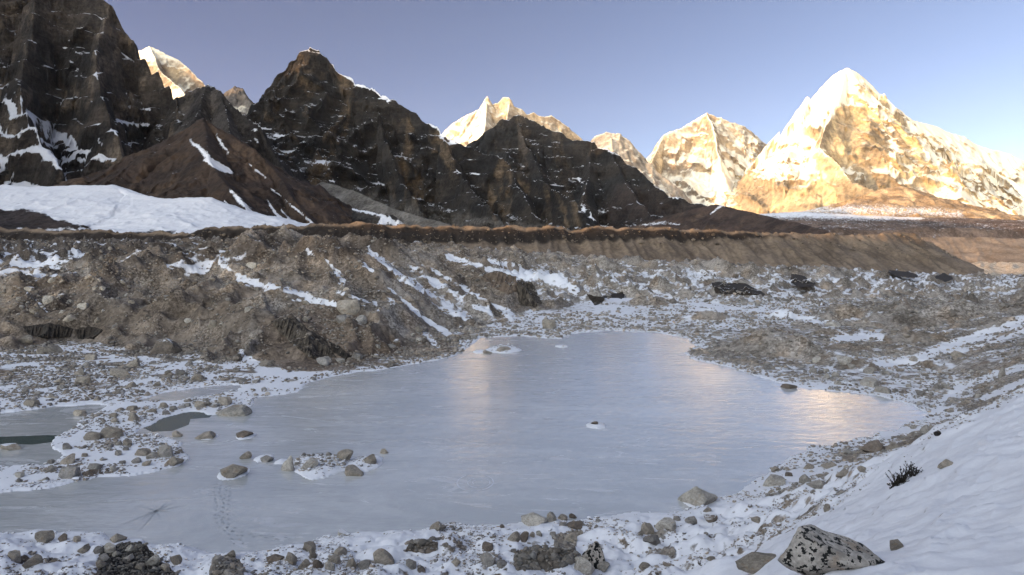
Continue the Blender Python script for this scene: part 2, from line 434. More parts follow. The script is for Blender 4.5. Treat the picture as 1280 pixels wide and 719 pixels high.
# --- third dark ridge
m3 = [(pts3([(540, 220, 3900), (585, 178, 4000), (608, 160, 4050), (628, 149, 4080), (648, 145, 4080), (668, 150, 4050), (690, 158, 4000), (715, 170, 3950), (742, 178, 3900), (765, 188, 3800), (790, 203, 3700), (815, 222, 3600), (835, 240, 3450), (858, 249, 3350), (888, 256, 3200), (915, 268, 3050)]), 1.15, 0.62, 500),
      (pts3([(648, 145, 4080), (668, 200, 3750), (690, 250, 3400)]), 1.3, 0.7, 300),
      (pts3([(742, 178, 3900), (738, 215, 3650), (728, 250, 3400), (745, 285, 3100)]), 1.1, 0.65, 300),
      (pts3([(765, 188, 3800), (790, 235, 3450), (810, 262, 3150), (850, 285, 2900)]), 1.1, 0.6, 300)]
def sn_m3(c):
    s = -0.27 + 0 * c['px']
    w = c['px'] + 4 * fbm(c['X'] / 90, c['Z'] / 60, 3)
    for ln, k in (([(700, 164, 2), (745, 178, 3), (790, 203, 3.5), (845, 246, 4)], .55), ([(722, 215, 1.5), (733, 250, 2.5), (728, 272, 3)], .7), ([(730, 265, 3), (760, 284, 5)], .9), ([(700, 215, 2), (690, 235, 3)], .5)):
        s += k * np.exp(-linedist(w, c['py'], ln) ** 2)
    return s
def tone_m3(c):
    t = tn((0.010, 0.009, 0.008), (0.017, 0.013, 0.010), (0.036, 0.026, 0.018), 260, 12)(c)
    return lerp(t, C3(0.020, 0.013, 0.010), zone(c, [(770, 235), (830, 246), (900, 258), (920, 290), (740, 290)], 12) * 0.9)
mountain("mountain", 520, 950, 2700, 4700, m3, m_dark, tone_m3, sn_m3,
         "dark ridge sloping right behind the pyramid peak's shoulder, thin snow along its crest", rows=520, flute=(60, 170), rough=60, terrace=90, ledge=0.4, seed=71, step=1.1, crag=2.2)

# --- far snow peaks
SP = ((0.21, 0.16, 0.115), (0.33, 0.245, 0.155), (0.43, 0.32, 0.19))  # rock tones yellowed to carry the golden sunlight
p0 = [(pts3([(140, 90, 6000), (165, 62, 6000), (183, 54, 6000), (205, 66, 6000), (224, 76, 6000), (240, 88, 5900), (252, 100, 5800), (262, 118, 5700)]), 1.3, 0.8, 500),
      (pts3([(183, 54, 6000), (205, 90, 5700), (232, 118, 5400)]), 1.3, 0.8, 400)]
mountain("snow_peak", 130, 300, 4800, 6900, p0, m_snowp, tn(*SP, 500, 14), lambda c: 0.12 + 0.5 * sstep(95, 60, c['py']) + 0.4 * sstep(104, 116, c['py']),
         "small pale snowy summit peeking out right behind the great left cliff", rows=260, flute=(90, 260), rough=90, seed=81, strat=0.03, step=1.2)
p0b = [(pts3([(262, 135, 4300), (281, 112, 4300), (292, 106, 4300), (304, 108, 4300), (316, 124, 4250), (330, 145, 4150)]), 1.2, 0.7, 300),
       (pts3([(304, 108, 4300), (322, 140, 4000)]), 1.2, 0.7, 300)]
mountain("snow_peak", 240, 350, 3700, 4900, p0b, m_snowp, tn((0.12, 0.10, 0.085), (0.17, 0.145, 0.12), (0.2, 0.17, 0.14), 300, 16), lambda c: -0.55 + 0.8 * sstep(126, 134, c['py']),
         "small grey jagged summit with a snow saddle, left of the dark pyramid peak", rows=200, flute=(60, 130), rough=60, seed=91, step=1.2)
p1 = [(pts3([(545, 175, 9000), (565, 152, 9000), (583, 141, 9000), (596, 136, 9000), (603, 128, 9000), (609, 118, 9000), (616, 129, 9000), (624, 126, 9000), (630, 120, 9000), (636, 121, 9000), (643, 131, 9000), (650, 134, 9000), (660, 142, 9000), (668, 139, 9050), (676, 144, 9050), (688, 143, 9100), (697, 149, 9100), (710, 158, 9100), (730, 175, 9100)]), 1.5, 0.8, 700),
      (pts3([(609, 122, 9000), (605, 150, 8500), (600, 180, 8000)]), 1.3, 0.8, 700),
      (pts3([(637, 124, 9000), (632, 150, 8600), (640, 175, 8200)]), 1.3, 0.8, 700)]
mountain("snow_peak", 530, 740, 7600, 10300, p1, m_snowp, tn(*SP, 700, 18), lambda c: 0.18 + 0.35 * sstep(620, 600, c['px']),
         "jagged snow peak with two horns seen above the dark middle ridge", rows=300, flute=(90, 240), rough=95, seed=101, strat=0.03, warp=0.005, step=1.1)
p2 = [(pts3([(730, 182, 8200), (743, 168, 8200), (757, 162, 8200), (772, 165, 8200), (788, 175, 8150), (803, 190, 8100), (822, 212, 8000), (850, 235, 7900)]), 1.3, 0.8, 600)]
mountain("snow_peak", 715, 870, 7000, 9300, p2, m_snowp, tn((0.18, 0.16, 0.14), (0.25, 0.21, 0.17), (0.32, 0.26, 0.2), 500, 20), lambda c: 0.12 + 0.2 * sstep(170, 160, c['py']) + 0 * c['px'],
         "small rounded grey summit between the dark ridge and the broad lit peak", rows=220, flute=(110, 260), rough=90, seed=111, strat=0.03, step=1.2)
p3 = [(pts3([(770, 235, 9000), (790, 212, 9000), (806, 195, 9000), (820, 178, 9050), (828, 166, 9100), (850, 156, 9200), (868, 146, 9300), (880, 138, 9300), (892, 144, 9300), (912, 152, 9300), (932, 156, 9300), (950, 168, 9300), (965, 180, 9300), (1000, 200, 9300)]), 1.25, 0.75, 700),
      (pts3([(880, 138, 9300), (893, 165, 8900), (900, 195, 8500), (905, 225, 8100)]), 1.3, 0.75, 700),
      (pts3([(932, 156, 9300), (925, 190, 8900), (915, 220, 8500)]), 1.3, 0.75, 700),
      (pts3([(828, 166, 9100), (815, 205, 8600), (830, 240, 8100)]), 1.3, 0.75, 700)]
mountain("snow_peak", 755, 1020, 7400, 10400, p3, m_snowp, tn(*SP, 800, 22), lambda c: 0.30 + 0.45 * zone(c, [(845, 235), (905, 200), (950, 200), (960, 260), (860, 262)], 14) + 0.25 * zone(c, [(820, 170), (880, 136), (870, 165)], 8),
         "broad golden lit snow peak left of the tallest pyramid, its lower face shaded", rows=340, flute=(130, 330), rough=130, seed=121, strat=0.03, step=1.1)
pm = [(pts3([(905, 240, 8300), (930, 212, 8300), (952, 186, 8270), (966, 171, 8240), (979, 158, 8220), (995, 141, 8170), (1011, 127, 8120), (1026, 110, 8070), (1040, 96, 8030), (1050, 87, 8000), (1059, 82, 8000), (1070, 87, 8020), (1085, 98, 8050), (1098, 111, 8070), (1114, 124, 8100),
              (1126, 138, 8130), (1136, 145, 8150), (1152, 150, 8250), (1165, 153, 8300), (1184, 162, 8380), (1203, 170, 8450), (1225, 180, 8500), (1248, 186, 8500), (1264, 190, 8500), (1300, 210, 8500), (1400, 250, 8500)]), 1.25, 0.75, 900),
      (pts3([(1058, 82, 8000), (1050, 118, 7650), (1034, 150, 7300), (1024, 182, 6950), (1048, 206, 6650), (1066, 226, 6400), (1105, 238, 6200), (1150, 256, 5950)]), 1.5, 0.8, 500),
      (pts3([(1072, 90, 8030), (1080, 125, 7700), (1086, 160, 7350), (1098, 192, 7050), (1110, 210, 6900)]), 1.7, 0.9, 300),
      (pts3([(1100, 113, 8080), (1115, 150, 7650), (1132, 185, 7250), (1156, 216, 6900), (1200, 246, 6550), (1240, 268, 6300)]), 1.7, 0.9, 320),
      (pts3([(1152, 150, 8250), (1165, 185, 7950), (1195, 212, 7650), (1240, 240, 7300), (1290, 265, 7000)]), 1.3, 0.8, 400),
      (pts3([(1205, 176, 8450), (1245, 215, 8000), (1300, 245, 7700)]), 1.2, 0.75, 400),
      (pts3([(1012, 117, 8100), (1000, 165, 7750), (990, 205, 7400), (985, 235, 7100), (960, 262, 6800)]), 1.1, 0.75, 500),
      (pts3([(958, 178, 8250), (950, 215, 7800), (938, 245, 7400)]), 1.2, 0.75, 400),
      (pts3([(1024, 182, 7350), (1020, 215, 7000), (1030, 245, 6700)]), 1.0, 0.7, 400)]
def sn_pm(c):
    s = 0.30 + 0 * c['px']
    s += 0.34 * sstep(170, 90, c['py'])
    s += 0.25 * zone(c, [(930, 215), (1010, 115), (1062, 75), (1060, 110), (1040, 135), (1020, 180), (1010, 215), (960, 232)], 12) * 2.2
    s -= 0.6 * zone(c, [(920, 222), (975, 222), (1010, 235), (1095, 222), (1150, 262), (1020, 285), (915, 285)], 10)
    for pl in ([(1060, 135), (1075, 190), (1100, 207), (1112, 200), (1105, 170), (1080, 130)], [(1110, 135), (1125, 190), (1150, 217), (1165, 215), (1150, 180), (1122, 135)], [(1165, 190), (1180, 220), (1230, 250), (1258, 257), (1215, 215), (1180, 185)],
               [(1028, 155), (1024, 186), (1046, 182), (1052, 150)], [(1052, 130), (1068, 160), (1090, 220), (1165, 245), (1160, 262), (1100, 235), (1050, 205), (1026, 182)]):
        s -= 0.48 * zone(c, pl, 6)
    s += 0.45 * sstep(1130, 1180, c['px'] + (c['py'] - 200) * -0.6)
    return s
mountain("snow_peak", 895, 1420, 5900, 9600, pm, m_snowp, tn((0.24, 0.18, 0.115), (0.37, 0.27, 0.155), (0.46, 0.34, 0.19), 600, 24), sn_pm,  # gold of the low sun put into this rock tone as well
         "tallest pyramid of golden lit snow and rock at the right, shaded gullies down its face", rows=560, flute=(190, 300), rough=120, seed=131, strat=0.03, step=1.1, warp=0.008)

# --- brown foothills under the snow peaks
fh1 = [(pts3([(940, 275, 5200), (1010, 262, 5200), (1060, 250, 5200), (1100, 236, 5250), (1125, 232, 5250), (1150, 240, 5200), (1180, 254, 5100), (1230, 268, 5000), (1300, 275, 5000)]), 0.35, 0.3, 300)]
mountain("hill", 900, 1420, 3300, 6000, fh1, m_hill, tn((0.17, 0.11, 0.06), (0.25, 0.165, 0.09), (0.32, 0.22, 0.12), 300, 26),
         lambda c: -0.36 + 0.35 * np.exp(-linedist(c['px'], c['py'], [(930, 262, 5), (1050, 262, 7), (1150, 264, 6), (1200, 268, 5)]) ** 2),
         "brown foothill with patchy snow in front of the tallest lit pyramid", rows=240, flute=(12, 120), rough=26, seed=141)
fh2 = [(pts3([(760, 290, 2900), (800, 280, 2900), (850, 265, 2900), (895, 254, 2850), (930, 262, 2700), (965, 272, 2500), (1000, 278, 2300), (1030, 288, 2100)]), 0.4, 0.35, 200)]
mountain("hill", 740, 1080, 1700, 3300, fh2, m_hill, tn((0.024, 0.015, 0.011), (0.038, 0.023, 0.016), (0.05, 0.032, 0.021), 160, 28),
         lambda c: -0.6 + 0.75 * np.exp(-linedist(c['px'], c['py'], [(888, 268, 1.2), (900, 258, 2.2), (912, 255, 2)]) ** 2) + 0.62 * np.exp(-linedist(c['px'], c['py'], [(800, 282, 2), (830, 278, 3), (850, 281, 2)]) ** 2),
         "low dark brown spur in front of the broad lit peak", rows=220, flute=(10, 80), rough=14, seed=151)
fh3 = [(pts3([(860, 286, 3800), (930, 268, 3900), (1000, 264, 3900), (1100, 270, 3900), (1200, 272, 3800), (1320, 276, 3700), (1500, 276, 3700)]), 0.16, 0.06, 300)]
mountain("hill", 840, 1520, 2400, 4600, fh3, m_hill, tn((0.06, 0.04, 0.03), (0.09, 0.06, 0.044), (0.12, 0.082, 0.06), 260, 30),
         lambda c: -0.32 + 0.5 * np.exp(-linedist(c['px'], c['py'], [(900, 268, 4), (1000, 268, 5), (1150, 272, 3)]) ** 2) + 0.25 * fbm(c['X'] / 200, c['Y'] / 60, 4),
         "long flat brown terrace streaked with snow below the tallest pyramid", rows=260, flute=(4, 100), rough=14, seed=161)

# --- the valley's sunward wall, unseen left of and behind the viewpoint: crest shaped to keep the valley shaded
wall = [([(-1500, -3800, 1000), (-1500, -2600, 1000), (-1500, -1700, 1000), (-1500, -800, 950), (-1500, -300, 800), (-1500, -60, 513), (-1500, -43, 490), (-1500, -28, 459), (-1500, -3, 434), (-1500, 13, 416), (-1500, 42, 394), (-1500, 93, 367), (-1510, 150, 400), (-1700, 400, 640), (-2000, 800, 1000), (-2300, 1371, 1180), (-2400, 1785, 1240), (-2420, 2250, 1210), (-2420, 2420, 1120)], 1.7, 1.35, 200)]
def wall_mesh():
    x = np.linspace(-4200, -620, 380); y = np.linspace(-5000, 2700, 440)
    Y, X = np.meshgrid(y, x, indexing='ij')
    H, S, D = ridge_field(X + 50 * fbm(X / 300, Y / 300, 4, seed=3), Y + 6 * fbm(X / 60 + 9, Y / 60, 4, seed=4), wall)
    H = H + (ridged(X / 380, Y / 380, 5, seed=5) - 0.7) * 60 * (1 - np.exp(-D / 100)) + fbm(X / 60, Y / 60, 4, seed=6) * 8
    fall = sstep(-760, -1050, X) * sstep(0.70, 0.78, -X / np.maximum(Y, 1)) ; H = -40 + (H + 40) * fall; H = np.maximum(H, -40)
    c = dict(X=X, Y=Y, Z=H)
    o = mk_mesh("mountain", np.stack([X, Y, H], -1).reshape(-1, 3), grid_faces(440, 380), m_dark,
                attrs={"tone": tn((0.08, 0.068, 0.058), (0.15, 0.125, 0.10), (0.2, 0.165, 0.13), 260, 3)(c).reshape(-1, 3), "snow": (-0.6 + 0 * X).reshape(-1)})
    tag(o, "long dark valley wall unseen beyond the left edge that shades the lake", kind="structure")
wall_mesh()

# ------------------------------------------------------------------ glacier ground
CP = [  # px, py, distance : points the base surface passes through
 (640, 712, 39), (400, 712, 39.5), (150, 712, 39), (-100, 712, 38), (800, 712, 40), (880, 705, 38), (930, 712, 31), (1000, 712, 19.5), (1045, 713, 16), (1120, 712, 14), (1200, 712, 13), (1275, 712, 12), (1400, 712, 11.5),
 (1275, 650, 17.5), (1275, 590, 23), (1275, 540, 29), (1275, 500, 35), (1278, 488, 39), (1200, 640, 20), (1200, 580, 27), (1200, 545, 33), (1205, 529, 37),
 (1120, 655, 22), (1120, 610, 29), (1120, 580, 36), (1040, 668, 25), (1060, 622, 35), (985, 676, 31), (960, 690, 30),
 (1130, 566, 50), (1050, 600, 47), (980, 640, 44), (920, 680, 41), (1210, 533, 55), (1275, 494, 60), (1500, 420, 45), (1500, 380, 70), (1500, 330, 110), (1500, 310, 200), (1400, 400, 80),
 (870, 660, 46), (900, 628, 51), (1000, 590, 56), (1080, 556, 64), (1150, 530, 71), (1275, 470, 78), (1275, 440, 96), (1275, 392, 135), (1200, 436, 112), (1180, 505, 82), (1130, 470, 98), (1060, 480, 93),
 (960, 465, 103), (1275, 375, 190), (1100, 400, 165), (1000, 400, 168), (900, 400, 170), (1275, 358, 300), (1150, 362, 290), (1000, 350, 380), (850, 350, 350), (850, 380, 210), (700, 400, 175), (620, 405, 165),
 (750, 372, 215), (660, 382, 185), (700, 345, 260), (620, 335, 240), (560, 318, 270), (700, 322, 400), (850, 335, 470), (1000, 338, 510), (1150, 345, 520), (1275, 345, 560), (1500, 345, 560),
 (0, 436, 122), (100, 432, 124), (200, 440, 118), (280, 450, 110), (330, 470, 102), (0, 490, 88), (150, 500, 86), (0, 600, 57), (150, 595, 58), (-200, 500, 85), (-200, 430, 125), (-200, 600, 57),
 (0, 400, 135), (100, 385, 138), (200, 385, 138), (300, 380, 135), (0, 352, 152), (100, 346, 158), (200, 342, 158), (280, 332, 158), (-200, 350, 155),
 (0, 322, 240), (150, 315, 240), (280, 309, 235), (0, 306, 420), (200, 305, 420), (400, 303, 380), (-200, 306, 420), (-200, 322, 240), (560, 308, 420), (0, 302, 600), (300, 301, 600), (700, 320, 520),
 (340, 310, 165), (400, 306, 168), (470, 306, 170), (410, 345, 148), (350, 360, 140), (340, 420, 118), (400, 420, 120), (440, 390, 130), (480, 420, 125), (470, 350, 150), (520, 345, 168), (560, 375, 160), (590, 402, 155), (540, 420, 135), (520, 440, 128), (580, 425, 146),
 (640, 712, 39), (640, 600, 57), (640, 500, 85), (640, 430, 131), (300, 600, 57), (900, 500, 85), (300, 530, 74),
]
ZP = [(640, 30, 2.6), (640, 20, 6.8), (640, 10, 13.2), (640, 5, 16.4), (300, 30, 2.8), (300, 20, 6.8), (300, 10, 12.8), (-100, 20, 6.6), (-100, 10, 12.6), (-100, 5, 16),
      (1000, 12, 13.6), (1000, 5, 16.9), (1275, 8, 15.7), (1275, 5, 17.0), (1275, 3, 17.8), (1000, 3, 17.8), (1500, 3, 17.9), (1500, 5, 17.2), (-100, 3, 17.6), (1500, 8, 16.4), (640, 3, 17.8), (900, 25, 6.2), (880, 32, 3.6), (640, 1000, 6), (0, 1000, 8), (1275, 1000, -8), (1500, 1500, -10), (-200, 1500, 5), (640, 2500, 5)]
cp = np.array([((px - CX) / FP, math.log(Y), CAMZ + (HY - py) / FP * Y) for px, py, Y in CP] + [((px - CX) / FP, math.log(Y), z) for px, Y, z in ZP])
KU, KV = 2.2, 1.6
def _tps_fit(c, lam=2e-3):
    n = len(c); A = c[:, 0] * KU; B = c[:, 1] * KV
    r2 = (A[:, None] - A) ** 2 + (B[:, None] - B) ** 2
    K = 0.5 * r2 * np.log(r2 + 1e-9) + np.eye(n) * lam
    Pm = np.stack([np.ones(n), A, B], 1)
    M = np.block([[K, Pm], [Pm.T, np.zeros((3, 3))]])
    return A, B, np.linalg.solve(M, np.concatenate([c[:, 2], np.zeros(3)]))
_A, _B, _w = _tps_fit(cp)
def base_z(U, LY):
    a = U * KU; b = LY * KV
    z = _w[-3] + _w[-2] * a + _w[-1] * b
    for i in range(len(_A)):
        r2 = (a - _A[i]) ** 2 + (b - _B[i]) ** 2
        z = z + _w[i] * 0.5 * r2 * np.log(r2 + 1e-9)
    return z

def flat(poly):          # a shoreline traced at the ice level
    return [((px - CX) * CAMZ / (py - HY), FP * CAMZ / (py - HY)) for px, py in poly]
LAKE = flat([(-260, 665), (8, 668), (40, 664), (90, 667), (150, 676), (210, 684), (262, 694), (330, 692), (395, 676), (440, 668), (520, 661), (560, 656), (620, 660), (665, 651), (735, 648), (800, 641), (846, 640), (880, 632), (918, 618), (945, 600), (975, 584), (988, 571),
  (1018, 560), (1065, 551), (1110, 540), (1148, 528), (1166, 519), (1140, 506), (1100, 495), (1040, 489), (990, 483), (945, 470), (905, 457), (868, 450), (854, 441), (872, 433), (858, 423), (820, 415), (760, 413), (715, 417), (702, 424), (650, 420), (600, 422), (592, 430), (566, 446),
  (520, 455), (470, 463), (420, 469), (388, 478), (372, 490), (318, 497), (312, 508), (298, 519), (262, 517), (240, 514), (205, 522), (186, 532), (165, 541), (190, 545), (212, 547), (226, 556), (236, 572), (222, 583), (170, 592), (110, 599), (60, 608), (8, 616), (-260, 618)])
POND1 = flat([(-260, 518), (8, 517), (70, 508), (124, 505), (132, 511), (104, 522), (96, 534), (72, 545), (62, 562), (80, 572), (66, 581), (8, 583), (-260, 590)])
POND2 = flat([(172, 500), (215, 489), (262, 483), (300, 482), (296, 489), (250, 497), (205, 503)])

# island mounds on the ice (centre px, py, half width px, height m)
ISL = [(418, 578, 70, 0.5), (590 - 5, 0, 0, 0)]
def lake_sd(X, Y):
    return np.maximum(np.maximum(polydist(X, Y, LAKE), polydist(X, Y, POND1)), polydist(X, Y, POND2))

NEAR_BANK = [(905, 719), (985, 672), (1060, 618), (1122, 575), (1205, 526), (1285, 484), (1600, 350), (1600, 1400), (700, 1400), (800, 800)]
# long debris crests (px, py, Y): slope
MND = [
 (pts3([(872, 438, 126), (905, 421, 124), (935, 412, 122), (958, 405, 121), (985, 414, 118), (1020, 424, 114), (1050, 430, 110), (1085, 442, 105)]), 0.66, 0.6, 10),
 (pts3([(1000, 392, 176), (1048, 386, 170), (1100, 374, 162), (1180, 371, 160), (1290, 368, 160)]), 0.5, 0.42, 12),
 (pts3([(1120, 404, 135), (1180, 412, 128), (1240, 404, 128), (1300, 392, 126)]), 0.45, 0.4, 10),
 (pts3([(590, 345, 215), (615, 335, 218), (660, 340, 216), (700, 352, 214), (760, 368, 220)]), 0.45, 0.4, 12),
 (pts3([(740, 355, 300), (800, 340, 320), (900, 350, 310)]), 0.3, 0.3, 12),
 (pts3([(900, 352, 300), (960, 344, 330), (1040, 352, 320)]), 0.3, 0.3, 12),
 (pts3([(540, 318, 330), (640, 312, 360), (720, 320, 380), (790, 330, 380)]), 0.3, 0.3, 12),
 (pts3([(800, 320, 440), (850, 318, 440), (950, 328, 440)]), 0.3, 0.3, 12),
 (pts3([(930, 330, 420), (1050, 334, 430), (1130, 342, 420), (1180, 346, 420)]), 0.3, 0.3, 12),
 (pts3([(330, 408, 128), (350, 396, 128), (400, 386, 130), (440, 382, 132), (470, 398, 130), (500, 425, 126)]), 0.75, 0.7, 6),
 (pts3([(480, 312, 168), (520, 345, 160), (560, 385, 152), (592, 418, 146)]), 0.6, 0.5, 10),
 (pts3([(455, 305, 172), (470, 350, 152), (500, 400, 138), (530, 436, 130)]), 0.7, 0.6, 8),
]
# ice cliffs / holes: (px centre, half width px, Y of headwall, depth m in front, floor py)
CUT = []

u_core = np.arange(-0.86, 0.8601, 0.0019)
g = np.linspace(0, 1, 40)[1:] ** 1.6
u_all = np.concatenate([(-0.86 - g * 3.2)[::-1], u_core, 0.86 + g * 3.2])
ly = [math.log(3.0)]
while ly[-1] < math.log(16000):
    y_ = math.exp(ly[-1])
    ly.append(ly[-1] + (0.009 if y_ < 34 else 0.0048 if y_ < 260 else 0.006 if y_ < 620 else 0.03))
LYR = np.array(ly)
GU, GLY = np.meshgrid(u_all, LYR)
GY = np.exp(GLY); GX = GU * GY
def build_ground():
    X, Y = GX, GY
    uc = np.linspace(-1.1, 1.1, 260); lc = np.linspace(LYR[0], LYR[-1], 330)
    UC, LC = np.meshgrid(uc, lc); ZC = base_z(UC, LC)
    ci = np.interp(np.clip(GU, -1.1, 1.1), uc, np.arange(260)); ri = np.interp(GLY, lc, np.arange(330))
    c0 = np.minimum(ci.astype(int), 258); r0 = np.minimum(ri.astype(int), 328); ci = ci - c0; ri = ri - r0
    Z = (ZC[r0, c0] * (1 - ci) + ZC[r0, c0 + 1] * ci) * (1 - ri) + (ZC[r0 + 1, c0] * (1 - ci) + ZC[r0 + 1, c0 + 1] * ci) * ri
    Z = np.where(Y < 5, np.minimum(Z, 18.5 - 0.3 * Y), Z)
    bpx, bpy = proj(X, Y, Z)
    near = sstep(-14, 14, polydist(bpx, bpy, NEAR_BANK)) * sstep(62, 45, Y) + sstep(30, 20, Y)
    near = np.clip(near, 0, 1)
    wx = 2.2 * fbm(X / 14, Y / 14, 4, seed=5); wy = 3.5 * fbm(X / 14 + 7, Y / 14, 4, seed=6)
    fz = sstep(70, 130, Y)
    M, S, D = ridge_field(X + wx * fz, Y + wy * fz, MND)
    Z = np.maximum(Z, M)
    # hummocky noise
    far = sstep(120, 200, Y)
    Z = Z + (ridged(X / 48, Y / 42, 5, seed=12) - 0.50) * (2.0 + 7.5 * far) * sstep(80, 120, Y) * (1 - 0.85 * sstep(600, 900, Y))
    Z = Z + (ridged(X / 17, Y / 13, 5, seed=13) - 0.52) * (1.5 + 2.2 * far) * sstep(60, 110, Y)
    Z = Z + fbm(X / 4.5, Y / 4.5, 4, seed=14) * (0.32 + 0.45 * far) * (1 - near)
    lm = sstep(96, 116, Y) * sstep(190, 160, Y) * sstep(0.02, -0.08, GU)
    Z = Z + (ridged(X / 10 + 0.5 * fbm(X / 12, Y / 12, 3, seed=81), Y / 42, 4, seed=82) - 0.5) * 2.6 * lm + (ridged(X / 24, Y / 16, 4, seed=83) - 0.5) * 3.0 * lm
    # cuts
    cut = np.zeros(X.shape)
    for k, (pxc, hw, Yh, dep, pyf) in enumerate(CUT):
        yy = Yh + 2.2 * fbm(GU * FP / 9.0, GLY * 0 + k, 4, seed=70 + k)
        s = np.abs(GU * FP + CX - pxc + 4 * fbm(X / 3, Y / 3, 3, seed=k)) / hw
        fl = CAMZ + (HY - pyf) / FP * Yh
        front = yy - dep * np.sqrt(np.clip(1 - s * s, 0, 1)) * 1.3
        m = (s < 1) & (Y < yy) & (Y > front - 3)
        tz = fl + 0.25 * np.clip(Y - front, 0, 99) * 0 + 0.3 * fbm(X / 2, Y / 2, 3)
        Z = np.where(m, np.minimum(Z, tz), Z)
        near_wall = np.exp(-((Y - yy) / 1.2) ** 2) * (s < 1.02)
        cut = np.maximum(cut, near_wall)
        if pyf < 440: cut = np.maximum(cut, 0.8 * m * sstep(-dep * 0.5, 0, Y - yy))
    # near bank: wind-packed snow
    Z = Z + near * (0.45 * fbm(X / 7, Y / 7, 3, seed=15) + 0.22 * (ridged(X / 2.6 + Y / 5, Y / 1.4 - X / 6, 3, seed=19) - .5) + 0.11 * fbm(X / 1.3 + Y / 2, Y / 1.0, 4, seed=16) + 0.02 * fbm(X / .3, Y / .3, 3, seed=18))
    # shore mounds in the foreground
    nsh = sstep(58, 47, Y) * sstep(30, 37, Y) * (1 - near)
    Z = Z + nsh * (1.0 * np.abs(fbm(X / 5, Y / 3.4, 4, seed=21)) * 2 + 0.30 * fbm(X / 1.3, Y / 1.3, 4, seed=22))
    # the lake basin
    sd = lake_sd(X + 0.8 * fbm(X / 3, Y / 3, 4, seed=30) + .25 * fbm(X / .8, Y / .8, 3, seed=33), Y + 1.3 * fbm(X / 3 + 5, Y / 3, 4, seed=31))
    wsh = 1.2 + 0.03 * Y
    lift = 1 - np.exp(-np.clip(-sd, 0, 400) / wsh)
    Z = np.maximum(Z, 0.25 - 40 * sstep(230, 330, Y)) * lift + 0.10 * (1 - lift)
    # islands
    isl = np.zeros(X.shape)
    for ipx, ipy, iw, ih in [(405, 583, 44, .34), (455, 580, 30, .22), (385, 577, 26, .25), (292, 592, 24, .16), (308, 545, 16, .12), (262, 546, 14, .1), (330, 573, 16, .14), (352, 577, 12, .1), (745, 532, 17, .12), (630, 437, 28, .4), (600, 440, 12, .2), (702, 433, 12, .12), (330, 573, 8, .1), (468, 574, 14, .12), (583, 0, 1, 0), (873, 628, 26, .1)]:
        if ipy == 0: continue
        ix, iy = flat([(ipx, ipy)])[0]
        rx = iw * 0.72 / FP * iy; ry = rx * 1.35
        e = ((X - ix) / rx) ** 2 + ((Y - iy) / ry) ** 2 + 0.45 * fbm(X / (rx * .7), Y / (ry * .7), 4, seed=44)
        isl = np.maximum(isl, (ih + 0.06) * np.clip(1.25 - e, 0, 1.25))
    Z = np.where(sd > 0, np.where(isl > 0, -0.04 + isl, -np.clip(sd * 0.3, 0.02, 2.5)), Z)
    Z = np.where(Y > 560, Z * (1 - sstep(560, 700, Y)) + (-22 + 9 * (ridged(X / 70, Y / 60, 5, seed=88) - .5) + 3 * fbm(X / 14, Y / 14, 3, seed=89)) * sstep(560, 700, Y), Z)
    Z[-1] -= 0
    px, py = proj(X, Y, Z)
    c = dict(X=X, Y=Y, Z=Z, px=px, py=py)
    dzx = np.gradient(Z, axis=1) / np.gradient(X, axis=1); dzy = np.gradient(Z, axis=0) / np.gradient(Y, axis=0)
    nz = 1 / np.sqrt(1 + dzx ** 2 + dzy ** 2)
    # rock tones
    n = fbm(X / 30, Y / 30, 5, seed=50); n2 = fbm(X / 6, Y / 6, 4, seed=51)
    brown = np.broadcast_to(C3(0.13, 0.101, 0.077), n.shape + (3,)); grey = C3(0.235, 0.205, 0.175); tan = C3(0.24, 0.18, 0.128)
    tone = lerp(brown, grey, sstep(-0.2, 0.25, n) * 0.8)
    tone = lerp(tone, grey, sstep(560, 700, px) * 0.7)
    tone = lerp(tone, tan, sstep(0.0, 0.3, n2) * 0.7)
    tone = lerp(tone, C3(0.10, 0.078, 0.06), sstep(0.08, 0.3, fbm(X / 18, Y / 18, 4, seed=52)) * 0.55)
    dk = zone(c, [(-300, 296), (560, 296), (460, 318), (300, 330), (-300, 322)], 6)
    tone = lerp(tone, C3(0.05, 0.038, 0.030), dk * 0.75)
    tone = lerp(tone, C3(0.115, 0.088, 0.065), 0.8 * zone(c, [(150, 380), (190, 352), (260, 365), (320, 385), (300, 470), (200, 420), (20, 420), (10, 395)], 8))
    tone = lerp(tone, C3(0.12, 0.087, 0.062), 0.85 * zone(c, [(320, 400), (370, 375), (440, 385), (500, 430), (520, 450), (360, 465), (325, 450)], 8))
    tone = lerp(tone, C3(0.012, 0.010, 0.009), zone(c, [(128, 682), (180, 678), (200, 700), (225, 720), (120, 720)], 3))
    for pl in ([(268, 698), (298, 698), (304, 719), (262, 719)], [(520, 672), (555, 676), (550, 690), (505, 688)], [(642, 690), (690, 680), (728, 700), (700, 715), (640, 712)], [(1010, 716), (1020, 716), (1020, 719)]):
        tone = lerp(tone, C3(0.05, 0.043, 0.036), zone(c, pl, 3) * 0.6)
    tone = lerp(tone, C3(0.03, 0.027, 0.025), np.clip(cut * 1.3, 0, 1))
    tone = lerp(tone, C3(0.40, 0.33, 0.245), sstep(580, 660, Y))  # golden sunlit strip of far ground painted in as a brighter tone
    # snow
    s = np.full(X.shape, -0.55) - 0.20 * sstep(85, 120, Y)
    s += 0.36 * sstep(90, 60, np.abs(0)) * 0
    s += 0.42 * zone(c, [(560, 332), (800, 330), (1290, 345), (1290, 372), (1050, 372), (1000, 400), (880, 412), (560, 425), (640, 395), (700, 385)], 10)
    s += 0.45 * fbm(X / 24, Y / 10, 4, seed=60) * sstep(90, 120, Y)
    s += 0.16 * zone(c, [(860, 400), (1290, 380), (1290, 500), (1100, 500), (1000, 480)], 14)
